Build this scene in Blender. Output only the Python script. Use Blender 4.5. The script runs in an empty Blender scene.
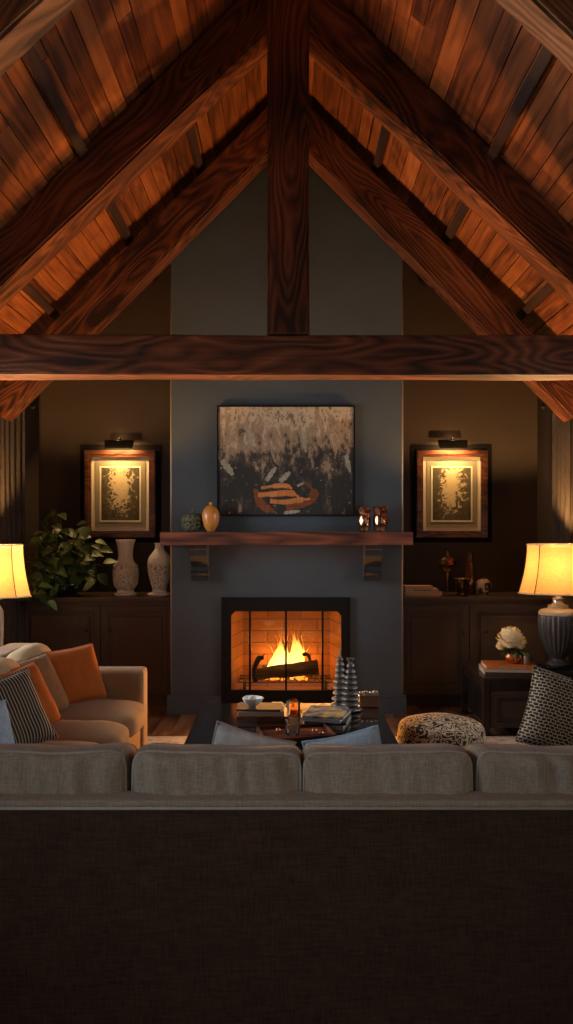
import bpy, bmesh, math, random
from mathutils import Vector, Matrix, Euler, noise

S = bpy.context.scene
C = S.collection
PI = math.pi

# ------------------------------------------------------------------ camera
F = 760.0          # focal length in pixels for the 573x1024 frame
CAMZ = 1.55
VPX, VPY = 288.0, 535.0
cam_d = bpy.data.cameras.new('camera')
cam = bpy.data.objects.new('camera', cam_d)
C.objects.link(cam)
cam_d.sensor_fit = 'VERTICAL'
cam_d.sensor_height = 24
cam_d.lens = F / 1024 * 24
cam_d.shift_x = -(VPX - 286.5) / 1024
cam_d.shift_y = (VPY - 512) / 1024
cam_d.clip_start = 0.05
cam.location = (0, 0, CAMZ)
cam.rotation_euler = (PI / 2, 0, 0)
S.camera = cam

S.view_settings.view_transform = 'Standard'
S.view_settings.look = 'None'
S.view_settings.gamma = 1
S.view_settings.exposure = 0.0
S.view_settings.use_curve_mapping = False
try:
    S.cycles.use_denoising = True
    S.cycles.max_bounces = 6
    S.cycles.sample_clamp_indirect = 4
except Exception:
    pass

w = bpy.data.worlds.new('dusk')
S.world = w
w.use_nodes = True
w.node_tree.nodes['Background'].inputs[0].default_value = (0.35, 0.45, 0.62, 1)
w.node_tree.nodes['Background'].inputs[1].default_value = 0.3

def area(name, loc, rot, sx, sy, power, col, spread=PI):
    d = bpy.data.lights.new(name, 'AREA')
    d.shape = 'RECTANGLE'; d.size = sx; d.size_y = sy
    d.energy = power; d.color = col; d.spread = spread
    o = bpy.data.objects.new(name, d); C.objects.link(o)
    o.location = loc; o.rotation_euler = rot
    return o

def point(name, loc, power, col, r=0.05, parent=None):
    d = bpy.data.lights.new(name, 'POINT')
    d.energy = power; d.color = col; d.shadow_soft_size = r
    o = bpy.data.objects.new(name, d); C.objects.link(o)
    o.location = loc
    if parent: o.parent = parent
    return o

# daylight through the far pair of side windows; the rest is added fill
DAY = (0.86, 0.93, 1.0)
area('window_and_fill_light', (-2.72, 4.9, 1.75), (0, -PI / 2, 0), 1.6, 1.5, 135, DAY)
area('window_and_fill_light', (2.72, 4.9, 1.75), (0, PI / 2, 0), 1.6, 1.5, 65, DAY)
area('window_and_fill_light', (0, -2.25, 1.7), (PI / 2, 0, 0), 2.4, 1.5, 26, (1, 0.90, 0.80))  # added rear fill, for surfaces that face the viewer
area('window_and_fill_light', (-2.72, 1.1, 1.75), (0, -PI / 2, 0), 1.6, 1.4, 62, DAY)  # added side fill, raking across the near sofa cushions
area('window_and_fill_light', (2.72, 1.1, 1.75), (0, PI / 2, 0), 1.6, 1.4, 26, (1, .9, .8))  # added weaker fill from the opposite side
LAMP_W = 9.5
LAMP_C = (1.0, 0.56, 0.2)
PIC_W = 8
FIRE_W = 4
UP_W = 235
FIREROOM_W = 74

# ------------------------------------------------------------------ helpers
def X(px, Y): return (px - VPX) * Y / F
def Z(py, Y): return CAMZ + (VPY - py) * Y / F

def tag(o, label=None, cat=None, group=None, kind=None):
    if label: o['label'] = label
    if cat: o['category'] = cat
    if group: o['group'] = group
    if kind: o['kind'] = kind
    return o

def thing(name, label, cat, loc=(0, 0, 0), rz=0, group=None):
    o = bpy.data.objects.new(name, None); C.objects.link(o)
    o.location = loc; o.rotation_euler = (0, 0, rz)
    o.empty_display_size = .1
    return tag(o, label, cat, group)

def obj(name, bm, mat, parent=None, loc=None, rot=None, smooth=False, angle=None):
    me = bpy.data.meshes.new(name)
    bmesh.ops.recalc_face_normals(bm, faces=bm.faces)
    bm.to_mesh(me); bm.free()
    if isinstance(mat, (list, tuple)):
        for m in mat: me.materials.append(m)
    else:
        me.materials.append(mat)
    if smooth:
        for p in me.polygons: p.use_smooth = True
    o = bpy.data.objects.new(name, me); C.objects.link(o)
    if parent: o.parent = parent
    if loc: o.location = loc
    if rot: o.rotation_euler = rot
    if smooth and angle:
        try:
            me.set_sharp_from_angle(angle=math.radians(angle))
        except Exception:
            pass
    return o

def copy_tree(o, parent=None):
    c = o.copy(); C.objects.link(c)
    if parent: c.parent = parent
    for ch in list(o.children):
        copy_tree(ch, c)
    return c

def NB(): return bmesh.new()

def box(bm, c, s, rot=None, bevel=0, seg=2, mi=0):
    r = bmesh.ops.create_cube(bm, size=1)
    vs = r['verts']
    M = Matrix.Translation(c)
    if rot is not None: M = M @ Euler(rot).to_matrix().to_4x4()
    M = M @ Matrix.Diagonal((s[0], s[1], s[2], 1))
    bmesh.ops.transform(bm, matrix=M, verts=vs)
    if mi:
        for f in {f for v in vs for f in v.link_faces}: f.material_index = mi
    if bevel:
        es = list({e for v in vs for e in v.link_edges})
        bmesh.ops.bevel(bm, geom=es, offset=bevel, segments=seg, profile=.6, affect='EDGES')
    return bm

def bx(x0, x1, y0, y1, z0, z1, bm=None, bevel=0, mi=0):
    bm = bm or NB()
    return box(bm, ((x0 + x1) / 2, (y0 + y1) / 2, (z0 + z1) / 2), (abs(x1 - x0), abs(y1 - y0), abs(z1 - z0)), bevel=bevel, mi=mi)

def lathe(bm, prof, c=(0, 0, 0), n=32, flute=None):
    """prof = [(r,z)...]; flute = f(angle, z)->radius factor"""
    rings = []
    for r, z in prof:
        ring = []
        for i in range(n):
            a = 2 * PI * i / n
            rr = max(r, .0004) * (flute(a, z) if flute else 1)
            ring.append(bm.verts.new((c[0] + rr * math.cos(a), c[1] + rr * math.sin(a), c[2] + z)))
        rings.append(ring)
    for a, b in zip(rings, rings[1:]):
        for i in range(n):
            bm.faces.new((a[i], a[(i + 1) % n], b[(i + 1) % n], b[i]))
    bm.faces.new(list(reversed(rings[0]))); bm.faces.new(rings[-1])
    return bm

def smoothprof(pts, n=6):
    """Catmull-Rom through (r,z) points"""
    out = []
    P = [pts[0]] + list(pts) + [pts[-1]]
    for i in range(1, len(P) - 2):
        p0, p1, p2, p3 = P[i - 1], P[i], P[i + 1], P[i + 2]
        for k in range(n):
            t = k / n
            out.append(tuple(.5 * ((2 * p1[j]) + (-p0[j] + p2[j]) * t + (2 * p0[j] - 5 * p1[j] + 4 * p2[j] - p3[j]) * t * t + (-p0[j] + 3 * p1[j] - 3 * p2[j] + p3[j]) * t ** 3) for j in range(len(p1))))
    out.append(tuple(pts[-1]))
    return out

def tube(bm, pts, r, n=8, closed=False):
    pts = [Vector(p) for p in pts]
    rs = r if isinstance(r, (list, tuple)) else [r] * len(pts)
    N = len(pts); rings = []
    up = None
    for i, p in enumerate(pts):
        a = pts[(i - 1) % N] if (closed or i > 0) else p
        b = pts[(i + 1) % N] if (closed or i < N - 1) else p
        t = (b - a)
        t = t.normalized() if t.length > 1e-9 else Vector((0, 0, 1))
        if up is None:
            up = Vector((0, 0, 1)) if abs(t.z) < .9 else Vector((1, 0, 0))
        u = (up - t * up.dot(t))
        if u.length < 1e-6: u = t.orthogonal()
        u.normalize(); up = u
        v = t.cross(u)
        rings.append([bm.verts.new(p + (u * math.cos(2 * PI * k / n) + v * math.sin(2 * PI * k / n)) * rs[i]) for k in range(n)])
    m = N if closed else N - 1
    for i in range(m):
        A, B = rings[i], rings[(i + 1) % N]
        for k in range(n):
            bm.faces.new((A[k], A[(k + 1) % n], B[(k + 1) % n], B[k]))
    if not closed:
        bm.faces.new(list(reversed(rings[0]))); bm.faces.new(rings[-1])
    return bm

def extrude_poly(bm, pts, axis, a, b, mi=0):
    """pts 2D polygon extruded along axis ('x','y','z') from a to b"""
    def mk(p, t):
        return {'x': (t, p[0], p[1]), 'y': (p[0], t, p[1]), 'z': (p[0], p[1], t)}[axis]
    A = [bm.verts.new(mk(p, a)) for p in pts]; B = [bm.verts.new(mk(p, b)) for p in pts]
    n = len(pts)
    fs = [bm.faces.new(A), bm.faces.new(list(reversed(B)))]
    for i in range(n):
        fs.append(bm.faces.new((A[i], B[i], B[(i + 1) % n], A[(i + 1) % n])))
    for f in fs: f.material_index = mi
    return bm

# ------------------------------------------------------------------ materials
def mat(name, col=(.5, .5, .5), rough=.6, metal=0, coat=0, spec=.5, trans=0, ior=1.45):
    m = bpy.data.materials.new(name); m.use_nodes = True
    b = m.node_tree.nodes['Principled BSDF']
    b.inputs['Base Color'].default_value = (*col, 1)
    b.inputs['Roughness'].default_value = rough
    b.inputs['Metallic'].default_value = metal
    b.inputs['Coat Weight'].default_value = coat
    b.inputs['Specular IOR Level'].default_value = spec
    b.inputs['Transmission Weight'].default_value = trans
    b.inputs['IOR'].default_value = ior
    return m

def nodes(m):
    nt = m.node_tree
    return nt, nt.nodes, nt.links, nt.nodes['Principled BSDF']

def ramp(N, stops, interp='LINEAR'):
    r = N.new('ShaderNodeValToRGB'); cr = r.color_ramp; cr.interpolation = interp
    cr.elements[0].position = stops[0][0]; cr.elements[0].color = (*stops[0][1], 1)
    cr.elements[1].position = stops[-1][0]; cr.elements[1].color = (*stops[-1][1], 1)
    for p, c in stops[1:-1]:
        e = cr.elements.new(p); e.color = (*c, 1)
    return r

def bump(N, L, src, b, strength=.3, dist=.01):
    k = N.new('ShaderNodeBump'); k.inputs['Strength'].default_value = strength; k.inputs['Distance'].default_value = dist
    L.new(src, k.inputs['Height']); L.new(k.outputs[0], b.inputs['Normal'])
    return k

def wood(name, dark, mid, light, rough=.5, scale=1.0, island=False, coat=0, bstr=.5, spread=.5, lines=9, blotch=.9, rings=.85, fib=.45):
    """grain runs along local X"""
    m = mat(name, mid, rough, coat=coat)
    nt, N, L, b = nodes(m)
    tc = N.new('ShaderNodeTexCoord')
    src = N.new('ShaderNodeNewGeometry') if island else N.new('ShaderNodeObjectInfo')
    rnd = src.outputs['Random Per Island'] if island else src.outputs['Random']
    mul = N.new('ShaderNodeMath'); mul.operation = 'MULTIPLY'; mul.inputs[1].default_value = 37.0
    L.new(rnd, mul.inputs[0])
    cmb = N.new('ShaderNodeCombineXYZ')
    for i in range(3): L.new(mul.outputs[0], cmb.inputs[i])
    add = N.new('ShaderNodeVectorMath'); add.operation = 'ADD'
    L.new(tc.outputs['Object'], add.inputs[0]); L.new(cmb.outputs[0], add.inputs[1])
    mp = N.new('ShaderNodeMapping'); mp.inputs['Scale'].default_value = (.22 * scale, 1 * scale, 1 * scale)
    L.new(add.outputs[0], mp.inputs['Vector'])
    # slow warp of the growth rings
    n1 = N.new('ShaderNodeTexNoise'); n1.inputs['Scale'].default_value = 2.2; n1.inputs['Detail'].default_value = 2
    L.new(mp.outputs[0], n1.inputs['Vector'])
    wv = N.new('ShaderNodeMath'); wv.operation = 'MULTIPLY'; wv.inputs[1].default_value = lines
    L.new(n1.outputs['Fac'], wv.inputs[0])
    fr = N.new('ShaderNodeMath'); fr.operation = 'PINGPONG'; fr.inputs[1].default_value = .5
    L.new(wv.outputs[0], fr.inputs[0])
    # fine fibres
    mp2 = N.new('ShaderNodeMapping'); mp2.inputs['Scale'].default_value = (1.2 * scale, 22 * scale, 22 * scale)
    L.new(add.outputs[0], mp2.inputs['Vector'])
    n2 = N.new('ShaderNodeTexNoise'); n2.inputs['Scale'].default_value = 1.5; n2.inputs['Detail'].default_value = 4; n2.inputs['Distortion'].default_value = .3
    L.new(mp2.outputs[0], n2.inputs['Vector'])
    # big blotches of stain
    n3 = N.new('ShaderNodeTexNoise'); n3.inputs['Scale'].default_value = 1.3; n3.inputs['Detail'].default_value = 5
    mp3 = N.new('ShaderNodeMapping'); mp3.inputs['Scale'].default_value = (.8 * scale, 3 * scale, 3 * scale)
    L.new(add.outputs[0], mp3.inputs['Vector']); L.new(mp3.outputs[0], n3.inputs['Vector'])
    a1 = N.new('ShaderNodeMath'); a1.operation = 'MULTIPLY_ADD'; a1.inputs[1].default_value = rings
    L.new(fr.outputs[0], a1.inputs[0])
    a2 = N.new('ShaderNodeMath'); a2.operation = 'MULTIPLY_ADD'; a2.inputs[1].default_value = fib; a2.inputs[2].default_value = .28 - fib / 2 - rings * .26
    L.new(n2.outputs['Fac'], a2.inputs[0]); L.new(a2.outputs[0], a1.inputs[2])
    a3 = N.new('ShaderNodeMath'); a3.operation = 'MULTIPLY_ADD'; a3.inputs[1].default_value = blotch
    a4 = N.new('ShaderNodeMath'); a4.operation = 'ADD'; a4.inputs[1].default_value = -blotch / 2
    L.new(n3.outputs['Fac'], a3.inputs[0]); L.new(a1.outputs[0], a3.inputs[2]); L.new(a3.outputs[0], a4.inputs[0])
    last = a4.outputs[0]
    if island:
        a5 = N.new('ShaderNodeMath'); a5.operation = 'MULTIPLY_ADD'; a5.inputs[1].default_value = spread; 
        L.new(rnd, a5.inputs[0])
        a6 = N.new('ShaderNodeMath'); a6.operation = 'ADD'; a6.inputs[1].default_value = -spread / 2
        L.new(last, a6.inputs[0]); L.new(a6.outputs[0], a5.inputs[2])
        last = a5.outputs[0]
    r = ramp(N, [(0.05, dark), (.38, mid), (.75, light)])
    L.new(last, r.inputs[0]); L.new(r.outputs[0], b.inputs['Base Color'])
    bump(N, L, a1.outputs[0], b, bstr, .006)
    return m

def fabric(name, c1, c2, rough=.9, scale=260, bstr=.35, sheen=.05, stretch=(1, 1, 1), blot=.25):
    m = mat(name, c1, rough, spec=.2)
    nt, N, L, b = nodes(m)
    b.inputs['Sheen Weight'].default_value = sheen
    tc = N.new('ShaderNodeTexCoord')
    mp = N.new('ShaderNodeMapping'); mp.inputs['Scale'].default_value = stretch
    L.new(tc.outputs['Object'], mp.inputs['Vector'])
    hs = []
    for k, sc in enumerate(((1, .12, .12), (.12, 1, 1))):
        q = N.new('ShaderNodeMapping'); q.inputs['Scale'].default_value = sc
        L.new(mp.outputs[0], q.inputs['Vector'])
        n = N.new('ShaderNodeTexNoise'); n.inputs['Scale'].default_value = scale; n.inputs['Detail'].default_value = 3
        L.new(q.outputs[0], n.inputs['Vector']); hs.append(n)
    mx = N.new('ShaderNodeMath'); mx.operation = 'ADD'
    L.new(hs[0].outputs['Fac'], mx.inputs[0]); L.new(hs[1].outputs['Fac'], mx.inputs[1])
    n3 = N.new('ShaderNodeTexNoise'); n3.inputs['Scale'].default_value = 7; n3.inputs['Detail'].default_value = 5
    L.new(tc.outputs['Object'], n3.inputs['Vector'])
    ad = N.new('ShaderNodeMath'); ad.operation = 'MULTIPLY_ADD'; ad.inputs[1].default_value = blot
    L.new(n3.outputs['Fac'], ad.inputs[0]); L.new(mx.outputs[0], ad.inputs[2])
    r = ramp(N, [(.0, c1), (1, c2)])
    mr = N.new('ShaderNodeMapRange'); mr.inputs['From Min'].default_value = .75 + blot / 2 - .1; mr.inputs['From Max'].default_value = 1.25 + blot / 2 + .1
    L.new(ad.outputs[0], mr.inputs['Value']); L.new(mr.outputs[0], r.inputs[0])
    L.new(r.outputs[0], b.inputs['Base Color'])
    bump(N, L, mx.outputs[0], b, bstr, .002)
    return m

def paint(name, col, rough=.6, var=.12, sc=3):
    m = mat(name, col, rough)
    nt, N, L, b = nodes(m)
    tc = N.new('ShaderNodeTexCoord')
    n = N.new('ShaderNodeTexNoise'); n.inputs['Scale'].default_value = sc; n.inputs['Detail'].default_value = 6
    L.new(tc.outputs['Object'], n.inputs['Vector'])
    r = ramp(N, [(.3, tuple(c * (1 - var) for c in col)), (.7, tuple(c * (1 + var) for c in col))])
    L.new(n.outputs['Fac'], r.inputs[0]); L.new(r.outputs[0], b.inputs['Base Color'])
    n2 = N.new('ShaderNodeTexNoise'); n2.inputs['Scale'].default_value = 90; n2.inputs['Detail'].default_value = 3
    L.new(tc.outputs['Object'], n2.inputs['Vector'])
    bump(N, L, n2.outputs['Fac'], b, .08, .003)
    return m

M = {}
M['beam'] = wood('beam_wood', (.022, .006, .002), (.16, .042, .012), (.40, .125, .038), .5, 1.0, bstr=.8, lines=30, rings=.62)
M['beam_pale'] = wood('beam_wood_pale', (.05, .018, .007), (.24, .10, .04), (.46, .22, .10), .55, 1.0, bstr=.8, lines=26, rings=.6)
M['purlin'] = wood('purlin_wood', (.012, .004, .002), (.05, .015, .006), (.12, .036, .012), .6, 1.0, bstr=.4, rings=.25)
M['plank'] = wood('ceiling_plank_wood', (.09, .020, .004), (.34, .088, .018), (.60, .19, .045), .5, 1.1, island=True, bstr=.4, spread=.34, lines=12, blotch=.5, rings=.28, fib=.6)
M['floor'] = wood('floor_wood', (.06, .025, .012), (.16, .075, .035), (.26, .13, .065), .4, 1.0, island=True, bstr=.2, spread=.4)
M['mantel'] = wood('mantel_wood', (.035, .008, .004), (.17, .042, .016), (.34, .10, .035), .5, 1.2, coat=0, bstr=.3)
M['frame'] = wood('frame_wood', (.04, .010, .005), (.10, .030, .014), (.17, .058, .026), .35, 3, coat=.2, bstr=.2)
M['tabledark'] = wood('dark_table_wood', (.010, .007, .006), (.020, .013, .010), (.036, .022, .016), .3, 1.5, bstr=.15)
M['breast'] = paint('slate_paint', (.060, .067, .072), .55, .08)
M['wall'] = paint('umber_wall_paint', (.036, .021, .014), .65, .10)
M['rearwall'] = paint('dark_wall_paint', (.05, .04, .03), .8, .1)
M['cab'] = paint('cabinet_paint', (.060, .037, .026), .34, .10)
M['base'] = paint('slate_trim_paint', (.060, .068, .076), .45, .06)
M['mattblack'] = mat('matt_black_paint', (.008, .007, .007), .85, spec=.1)
M['bead'] = mat('corner_highlight_bronze', (.42, .30, .19), .45, .5)
M['corbel'] = mat('dark_corbel_paint', (.022, .019, .018), .8)
M['black'] = mat('black_metal', (.008, .008, .009), .42, .6)
M['iron'] = mat('wrought_iron', (.02, .017, .015), .6, .5)
M['gloss'] = mat('black_gloss', (.010, .009, .009), .12, 0, coat=.6)
M['taupe'] = fabric('taupe_linen', (.205, .162, .122), (.35, .285, .22), scale=220)
M['taupe_pipe'] = fabric('taupe_piping', (.30, .26, .22), (.40, .35, .30), scale=220)
M['sofaback'] = fabric('shaded_brown_weave', (.026, .013, .007), (.070, .038, .021), scale=150, bstr=.6, blot=.5)  # brown weave, its colour darkened for the unlit back of the sofa
M['tan'] = fabric('tan_velvet', (.27, .155, .075), (.37, .22, .11), scale=300, bstr=.15, sheen=.08, blot=.2)
M['tanlight'] = fabric('sand_linen', (.40, .27, .14), (.52, .37, .20), scale=260, bstr=.25)
M['brownpil'] = fabric('camel_velvet', (.18, .085, .038), (.25, .13, .06), scale=300, bstr=.15, sheen=.08)
M['rust'] = fabric('rust_velvet', (.30, .066, .008), (.44, .108, .014), scale=300, bstr=.15, sheen=.05)
M['bluegrey'] = fabric('blue_grey_linen', (.27, .36, .46), (.45, .55, .64), scale=200)
M['darkfab'] = fabric('dark_bench_fabric', (.04, .03, .024), (.07, .053, .042), scale=240)
M['curtain'] = fabric('curtain_fabric', (.05, .034, .025), (.095, .07, .055), scale=160)
M['white_cer'] = mat('white_ceramic', (.80, .75, .66), .5)
M['cream'] = mat('cream_paper', (.62, .50, .34), .8)
M['paper'] = mat('page_paper', (.60, .52, .42), .9)
M['brass'] = mat('aged_brass', (.45, .28, .12), .35, 1)
M['antique'] = mat('antique_cream_glaze', (.42, .32, .20), .45)
M['silver'] = mat('brushed_silver', (.5, .48, .45), .3, 1)
M['copper'] = mat('copper', (.75, .32, .15), .28, 1)
M['orange_cer'] = mat('orange_glaze', (.62, .22, .04), .35, coat=.3)
M['winter'] = mat('painted_white', (.5, .48, .45), .5)

def glass(name, col=(1, 1, 1), rough=.03, tfac=.85):
    m = bpy.data.materials.new(name); m.use_nodes = True
    N, L = m.node_tree.nodes, m.node_tree.links
    N.remove(N['Principled BSDF'])
    t = N.new('ShaderNodeBsdfTransparent'); t.inputs[0].default_value = (*col, 1)
    g = N.new('ShaderNodeBsdfGlossy'); g.inputs['Roughness'].default_value = rough; g.inputs['Color'].default_value = (.9, .9, .9, 1)
    fz = N.new('ShaderNodeFresnel'); fz.inputs[0].default_value = 1.45
    mr = N.new('ShaderNodeMath'); mr.operation = 'ADD'; mr.inputs[1].default_value = (1 - tfac) * .5; mr.use_clamp = True
    L.new(fz.outputs[0], mr.inputs[0])
    mx = N.new('ShaderNodeMixShader'); L.new(mr.outputs[0], mx.inputs[0]); L.new(t.outputs[0], mx.inputs[1]); L.new(g.outputs[0], mx.inputs[2])
    L.new(mx.outputs[0], N['Material Output'].inputs['Surface'])
    return m
M['glass'] = glass('clear_glass', (.93, .95, .95))
M['fireglass'] = glass('fire_screen_glass', (.96, .94, .9), tfac=.98)
M['smoke'] = glass('smoked_glass', (.35, .28, .22), tfac=.75)
M['amberglass'] = glass('amber_glass', (1, .80, .55), tfac=.8)
M['brownglass'] = glass('brown_glass', (.28, .13, .06), tfac=.65)

def shade_mat():
    m = bpy.data.materials.new('lamp_shade_linen'); m.use_nodes = True
    N, L = m.node_tree.nodes, m.node_tree.links
    N.remove(N['Principled BSDF'])
    tc = N.new('ShaderNodeTexCoord')
    n = N.new('ShaderNodeTexNoise'); n.inputs['Scale'].default_value = 40
    mp = N.new('ShaderNodeMapping'); mp.inputs['Scale'].default_value = (1, 1, 6); L.new(tc.outputs['Object'], mp.inputs[0]); L.new(mp.outputs[0], n.inputs[0])
    r = ramp(N, [(.3, (.70, .44, .16)), (.7, (.84, .58, .25))]); L.new(n.outputs['Fac'], r.inputs[0])
    t = N.new('ShaderNodeBsdfTranslucent'); d = N.new('ShaderNodeBsdfDiffuse')
    L.new(r.outputs[0], t.inputs[0]); L.new(r.outputs[0], d.inputs[0])
    mx = N.new('ShaderNodeMixShader'); mx.inputs[0].default_value = .72
    L.new(t.outputs[0], mx.inputs[2]); L.new(d.outputs[0], mx.inputs[1])
    L.new(mx.outputs[0], N['Material Output'].inputs['Surface'])
    return m
M['shade'] = shade_mat()

def stripe_mat():
    m = mat('pinstripe_fabric', (.05, .04, .035), .9)
    nt, N, L, b = nodes(m)
    tc = N.new('ShaderNodeTexCoord')
    wv = N.new('ShaderNodeTexWave'); wv.bands_direction = 'X'; wv.inputs['Scale'].default_value = 19; wv.inputs['Distortion'].default_value = .5; wv.inputs['Detail'].default_value = 1
    L.new(tc.outputs['Object'], wv.inputs['Vector'])
    r = ramp(N, [(.66, (.03, .023, .018)), (.86, (.40, .31, .21))]); L.new(wv.outputs['Fac'], r.inputs[0])
    L.new(r.outputs[0], b.inputs['Base Color'])
    bump(N, L, wv.outputs['Fac'], b, .3, .003)
    return m
M['stripe'] = stripe_mat()

def weave_mat():
    m = mat('basket_weave_fabric', (.05, .04, .035), .9)
    nt, N, L, b = nodes(m)
    tc = N.new('ShaderNodeTexCoord')
    n = N.new('ShaderNodeTexNoise'); n.inputs['Scale'].default_value = 22; L.new(tc.outputs['Object'], n.inputs['Vector'])
    sc = N.new('ShaderNodeVectorMath'); sc.operation = 'SCALE'; sc.inputs['Scale'].default_value = .018; L.new(n.outputs['Color'], sc.inputs[0])
    ad = N.new('ShaderNodeVectorMath'); ad.operation = 'ADD'; L.new(tc.outputs['Object'], ad.inputs[0]); L.new(sc.outputs[0], ad.inputs[1])
    sp = N.new('ShaderNodeSeparateXYZ'); L.new(ad.outputs[0], sp.inputs[0])
    cb = N.new('ShaderNodeCombineXYZ'); L.new(sp.outputs['X'], cb.inputs[0]); L.new(sp.outputs['Z'], cb.inputs[1])
    br = N.new('ShaderNodeTexBrick'); br.inputs['Scale'].default_value = 13
    br.inputs['Mortar Size'].default_value = .032; br.inputs['Mortar Smooth'].default_value = .3
    br.inputs['Brick Width'].default_value = .3; br.inputs['Row Height'].default_value = .2
    br.inputs['Color1'].default_value = (.028, .018, .014, 1); br.inputs['Color2'].default_value = (.045, .028, .02, 1); br.inputs['Mortar'].default_value = (.52, .41, .29, 1)
    L.new(cb.outputs[0], br.inputs['Vector']); L.new(br.outputs['Color'], b.inputs['Base Color'])
    bump(N, L, br.outputs['Fac'], b, .5, .004)
    return m
M['weave'] = weave_mat()

def maze_mat(name, dark, light, freq=7, sc=7):
    m = mat(name, dark, .9)
    nt, N, L, b = nodes(m)
    tc = N.new('ShaderNodeTexCoord')
    n = N.new('ShaderNodeTexNoise'); n.inputs['Scale'].default_value = sc; n.inputs['Detail'].default_value = 1.0; n.inputs['Distortion'].default_value = .6
    L.new(tc.outputs['Object'], n.inputs['Vector'])
    mu = N.new('ShaderNodeMath'); mu.operation = 'MULTIPLY'; mu.inputs[1].default_value = freq; L.new(n.outputs['Fac'], mu.inputs[0])
    pp = N.new('ShaderNodeMath'); pp.operation = 'PINGPONG'; pp.inputs[1].default_value = .5; L.new(mu.outputs[0], pp.inputs[0])
    r = ramp(N, [(.20, dark), (.27, light)]); L.new(pp.outputs[0], r.inputs[0])
    L.new(r.outputs[0], b.inputs['Base Color'])
    bump(N, L, pp.outputs[0], b, .4, .006)
    return m
M['maze'] = maze_mat('meander_pattern_fabric', (.045, .026, .015), (.62, .46, .29), 7, 15)

def rug_mat():
    m = mat('worn_rug', (.3, .25, .2), .95)
    nt, N, L, b = nodes(m)
    tc = N.new('ShaderNodeTexCoord')
    v = N.new('ShaderNodeTexVoronoi'); v.inputs['Scale'].default_value = 4; L.new(tc.outputs['Object'], v.inputs['Vector'])
    n = N.new('ShaderNodeTexNoise'); n.inputs['Scale'].default_value = 9; n.inputs['Detail'].default_value = 8; n.inputs['Distortion'].default_value = 1
    L.new(tc.outputs['Object'], n.inputs['Vector'])
    r1 = ramp(N, [(.35, (.22, .09, .06)), (.45, (.50, .42, .34)), (.56, (.58, .50, .41)), (.64, (.20, .20, .22))]); L.new(n.outputs['Fac'], r1.inputs[0])
    r2 = ramp(N, [(.3, (.40, .33, .27)), (.7, (.62, .55, .46))]); L.new(v.outputs['Distance'], r2.inputs[0])
    mx = N.new('ShaderNodeMix'); mx.data_type = 'RGBA'; mx.inputs[0].default_value = .6
    L.new(r2.outputs[0], mx.inputs[6]); L.new(r1.outputs[0], mx.inputs[7]); L.new(mx.outputs[2], b.inputs['Base Color'])
    n2 = N.new('ShaderNodeTexNoise'); n2.inputs['Scale'].default_value = 300; L.new(tc.outputs['Object'], n2.inputs['Vector'])
    bump(N, L, n2.outputs['Fac'], b, .5, .004)
    return m
M['rug'] = rug_mat()

def brick_mat():
    m = mat('fire_brick', (.4, .25, .15), .85)
    nt, N, L, b = nodes(m)
    tc = N.new('ShaderNodeTexCoord'); sp = N.new('ShaderNodeSeparateXYZ'); L.new(tc.outputs['Object'], sp.inputs[0])
    ad = N.new('ShaderNodeMath'); ad.operation = 'ADD'; L.new(sp.outputs['X'], ad.inputs[0]); L.new(sp.outputs['Y'], ad.inputs[1])
    cb = N.new('ShaderNodeCombineXYZ'); L.new(ad.outputs[0], cb.inputs[0]); L.new(sp.outputs['Z'], cb.inputs[1])
    br = N.new('ShaderNodeTexBrick'); br.inputs['Scale'].default_value = 4.2; br.inputs['Brick Width'].default_value = 1.3; br.inputs['Row Height'].default_value = .46
    br.inputs['Mortar Size'].default_value = .022
    br.inputs['Color1'].default_value = (.27, .13, .06, 1); br.inputs['Color2'].default_value = (.20, .09, .04, 1); br.inputs['Mortar'].default_value = (.12, .06, .035, 1)
    L.new(cb.outputs[0], br.inputs['Vector']); L.new(br.outputs['Color'], b.inputs['Base Color'])
    bump(N, L, br.outputs['Fac'], b, .6, .01)
    return m
M['brick'] = brick_mat()

def bark_mat():
    m = mat('charred_bark', (.05, .03, .02), .95)
    nt, N, L, b = nodes(m)
    tc = N.new('ShaderNodeTexCoord')
    mp = N.new('ShaderNodeMapping'); mp.inputs['Scale'].default_value = (6, 40, 40); L.new(tc.outputs['Object'], mp.inputs[0])
    n = N.new('ShaderNodeTexNoise'); n.inputs['Scale'].default_value = 1; n.inputs['Detail'].default_value = 6; L.new(mp.outputs[0], n.inputs[0])
    r = ramp(N, [(.3, (.008, .006, .005)), (.7, (.045, .033, .026))]); L.new(n.outputs['Fac'], r.inputs[0]); L.new(r.outputs[0], b.inputs['Base Color'])
    bump(N, L, n.outputs['Fac'], b, .9, .01)
    return m
M['bark'] = bark_mat()

def emis(name, col, s):
    m = bpy.data.materials.new(name); m.use_nodes = True
    N, L = m.node_tree.nodes, m.node_tree.links
    N.remove(N['Principled BSDF'])
    e = N.new('ShaderNodeEmission'); e.inputs[0].default_value = (*col, 1); e.inputs[1].default_value = s
    L.new(e.outputs[0], N['Material Output'].inputs['Surface'])
    return m

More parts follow.
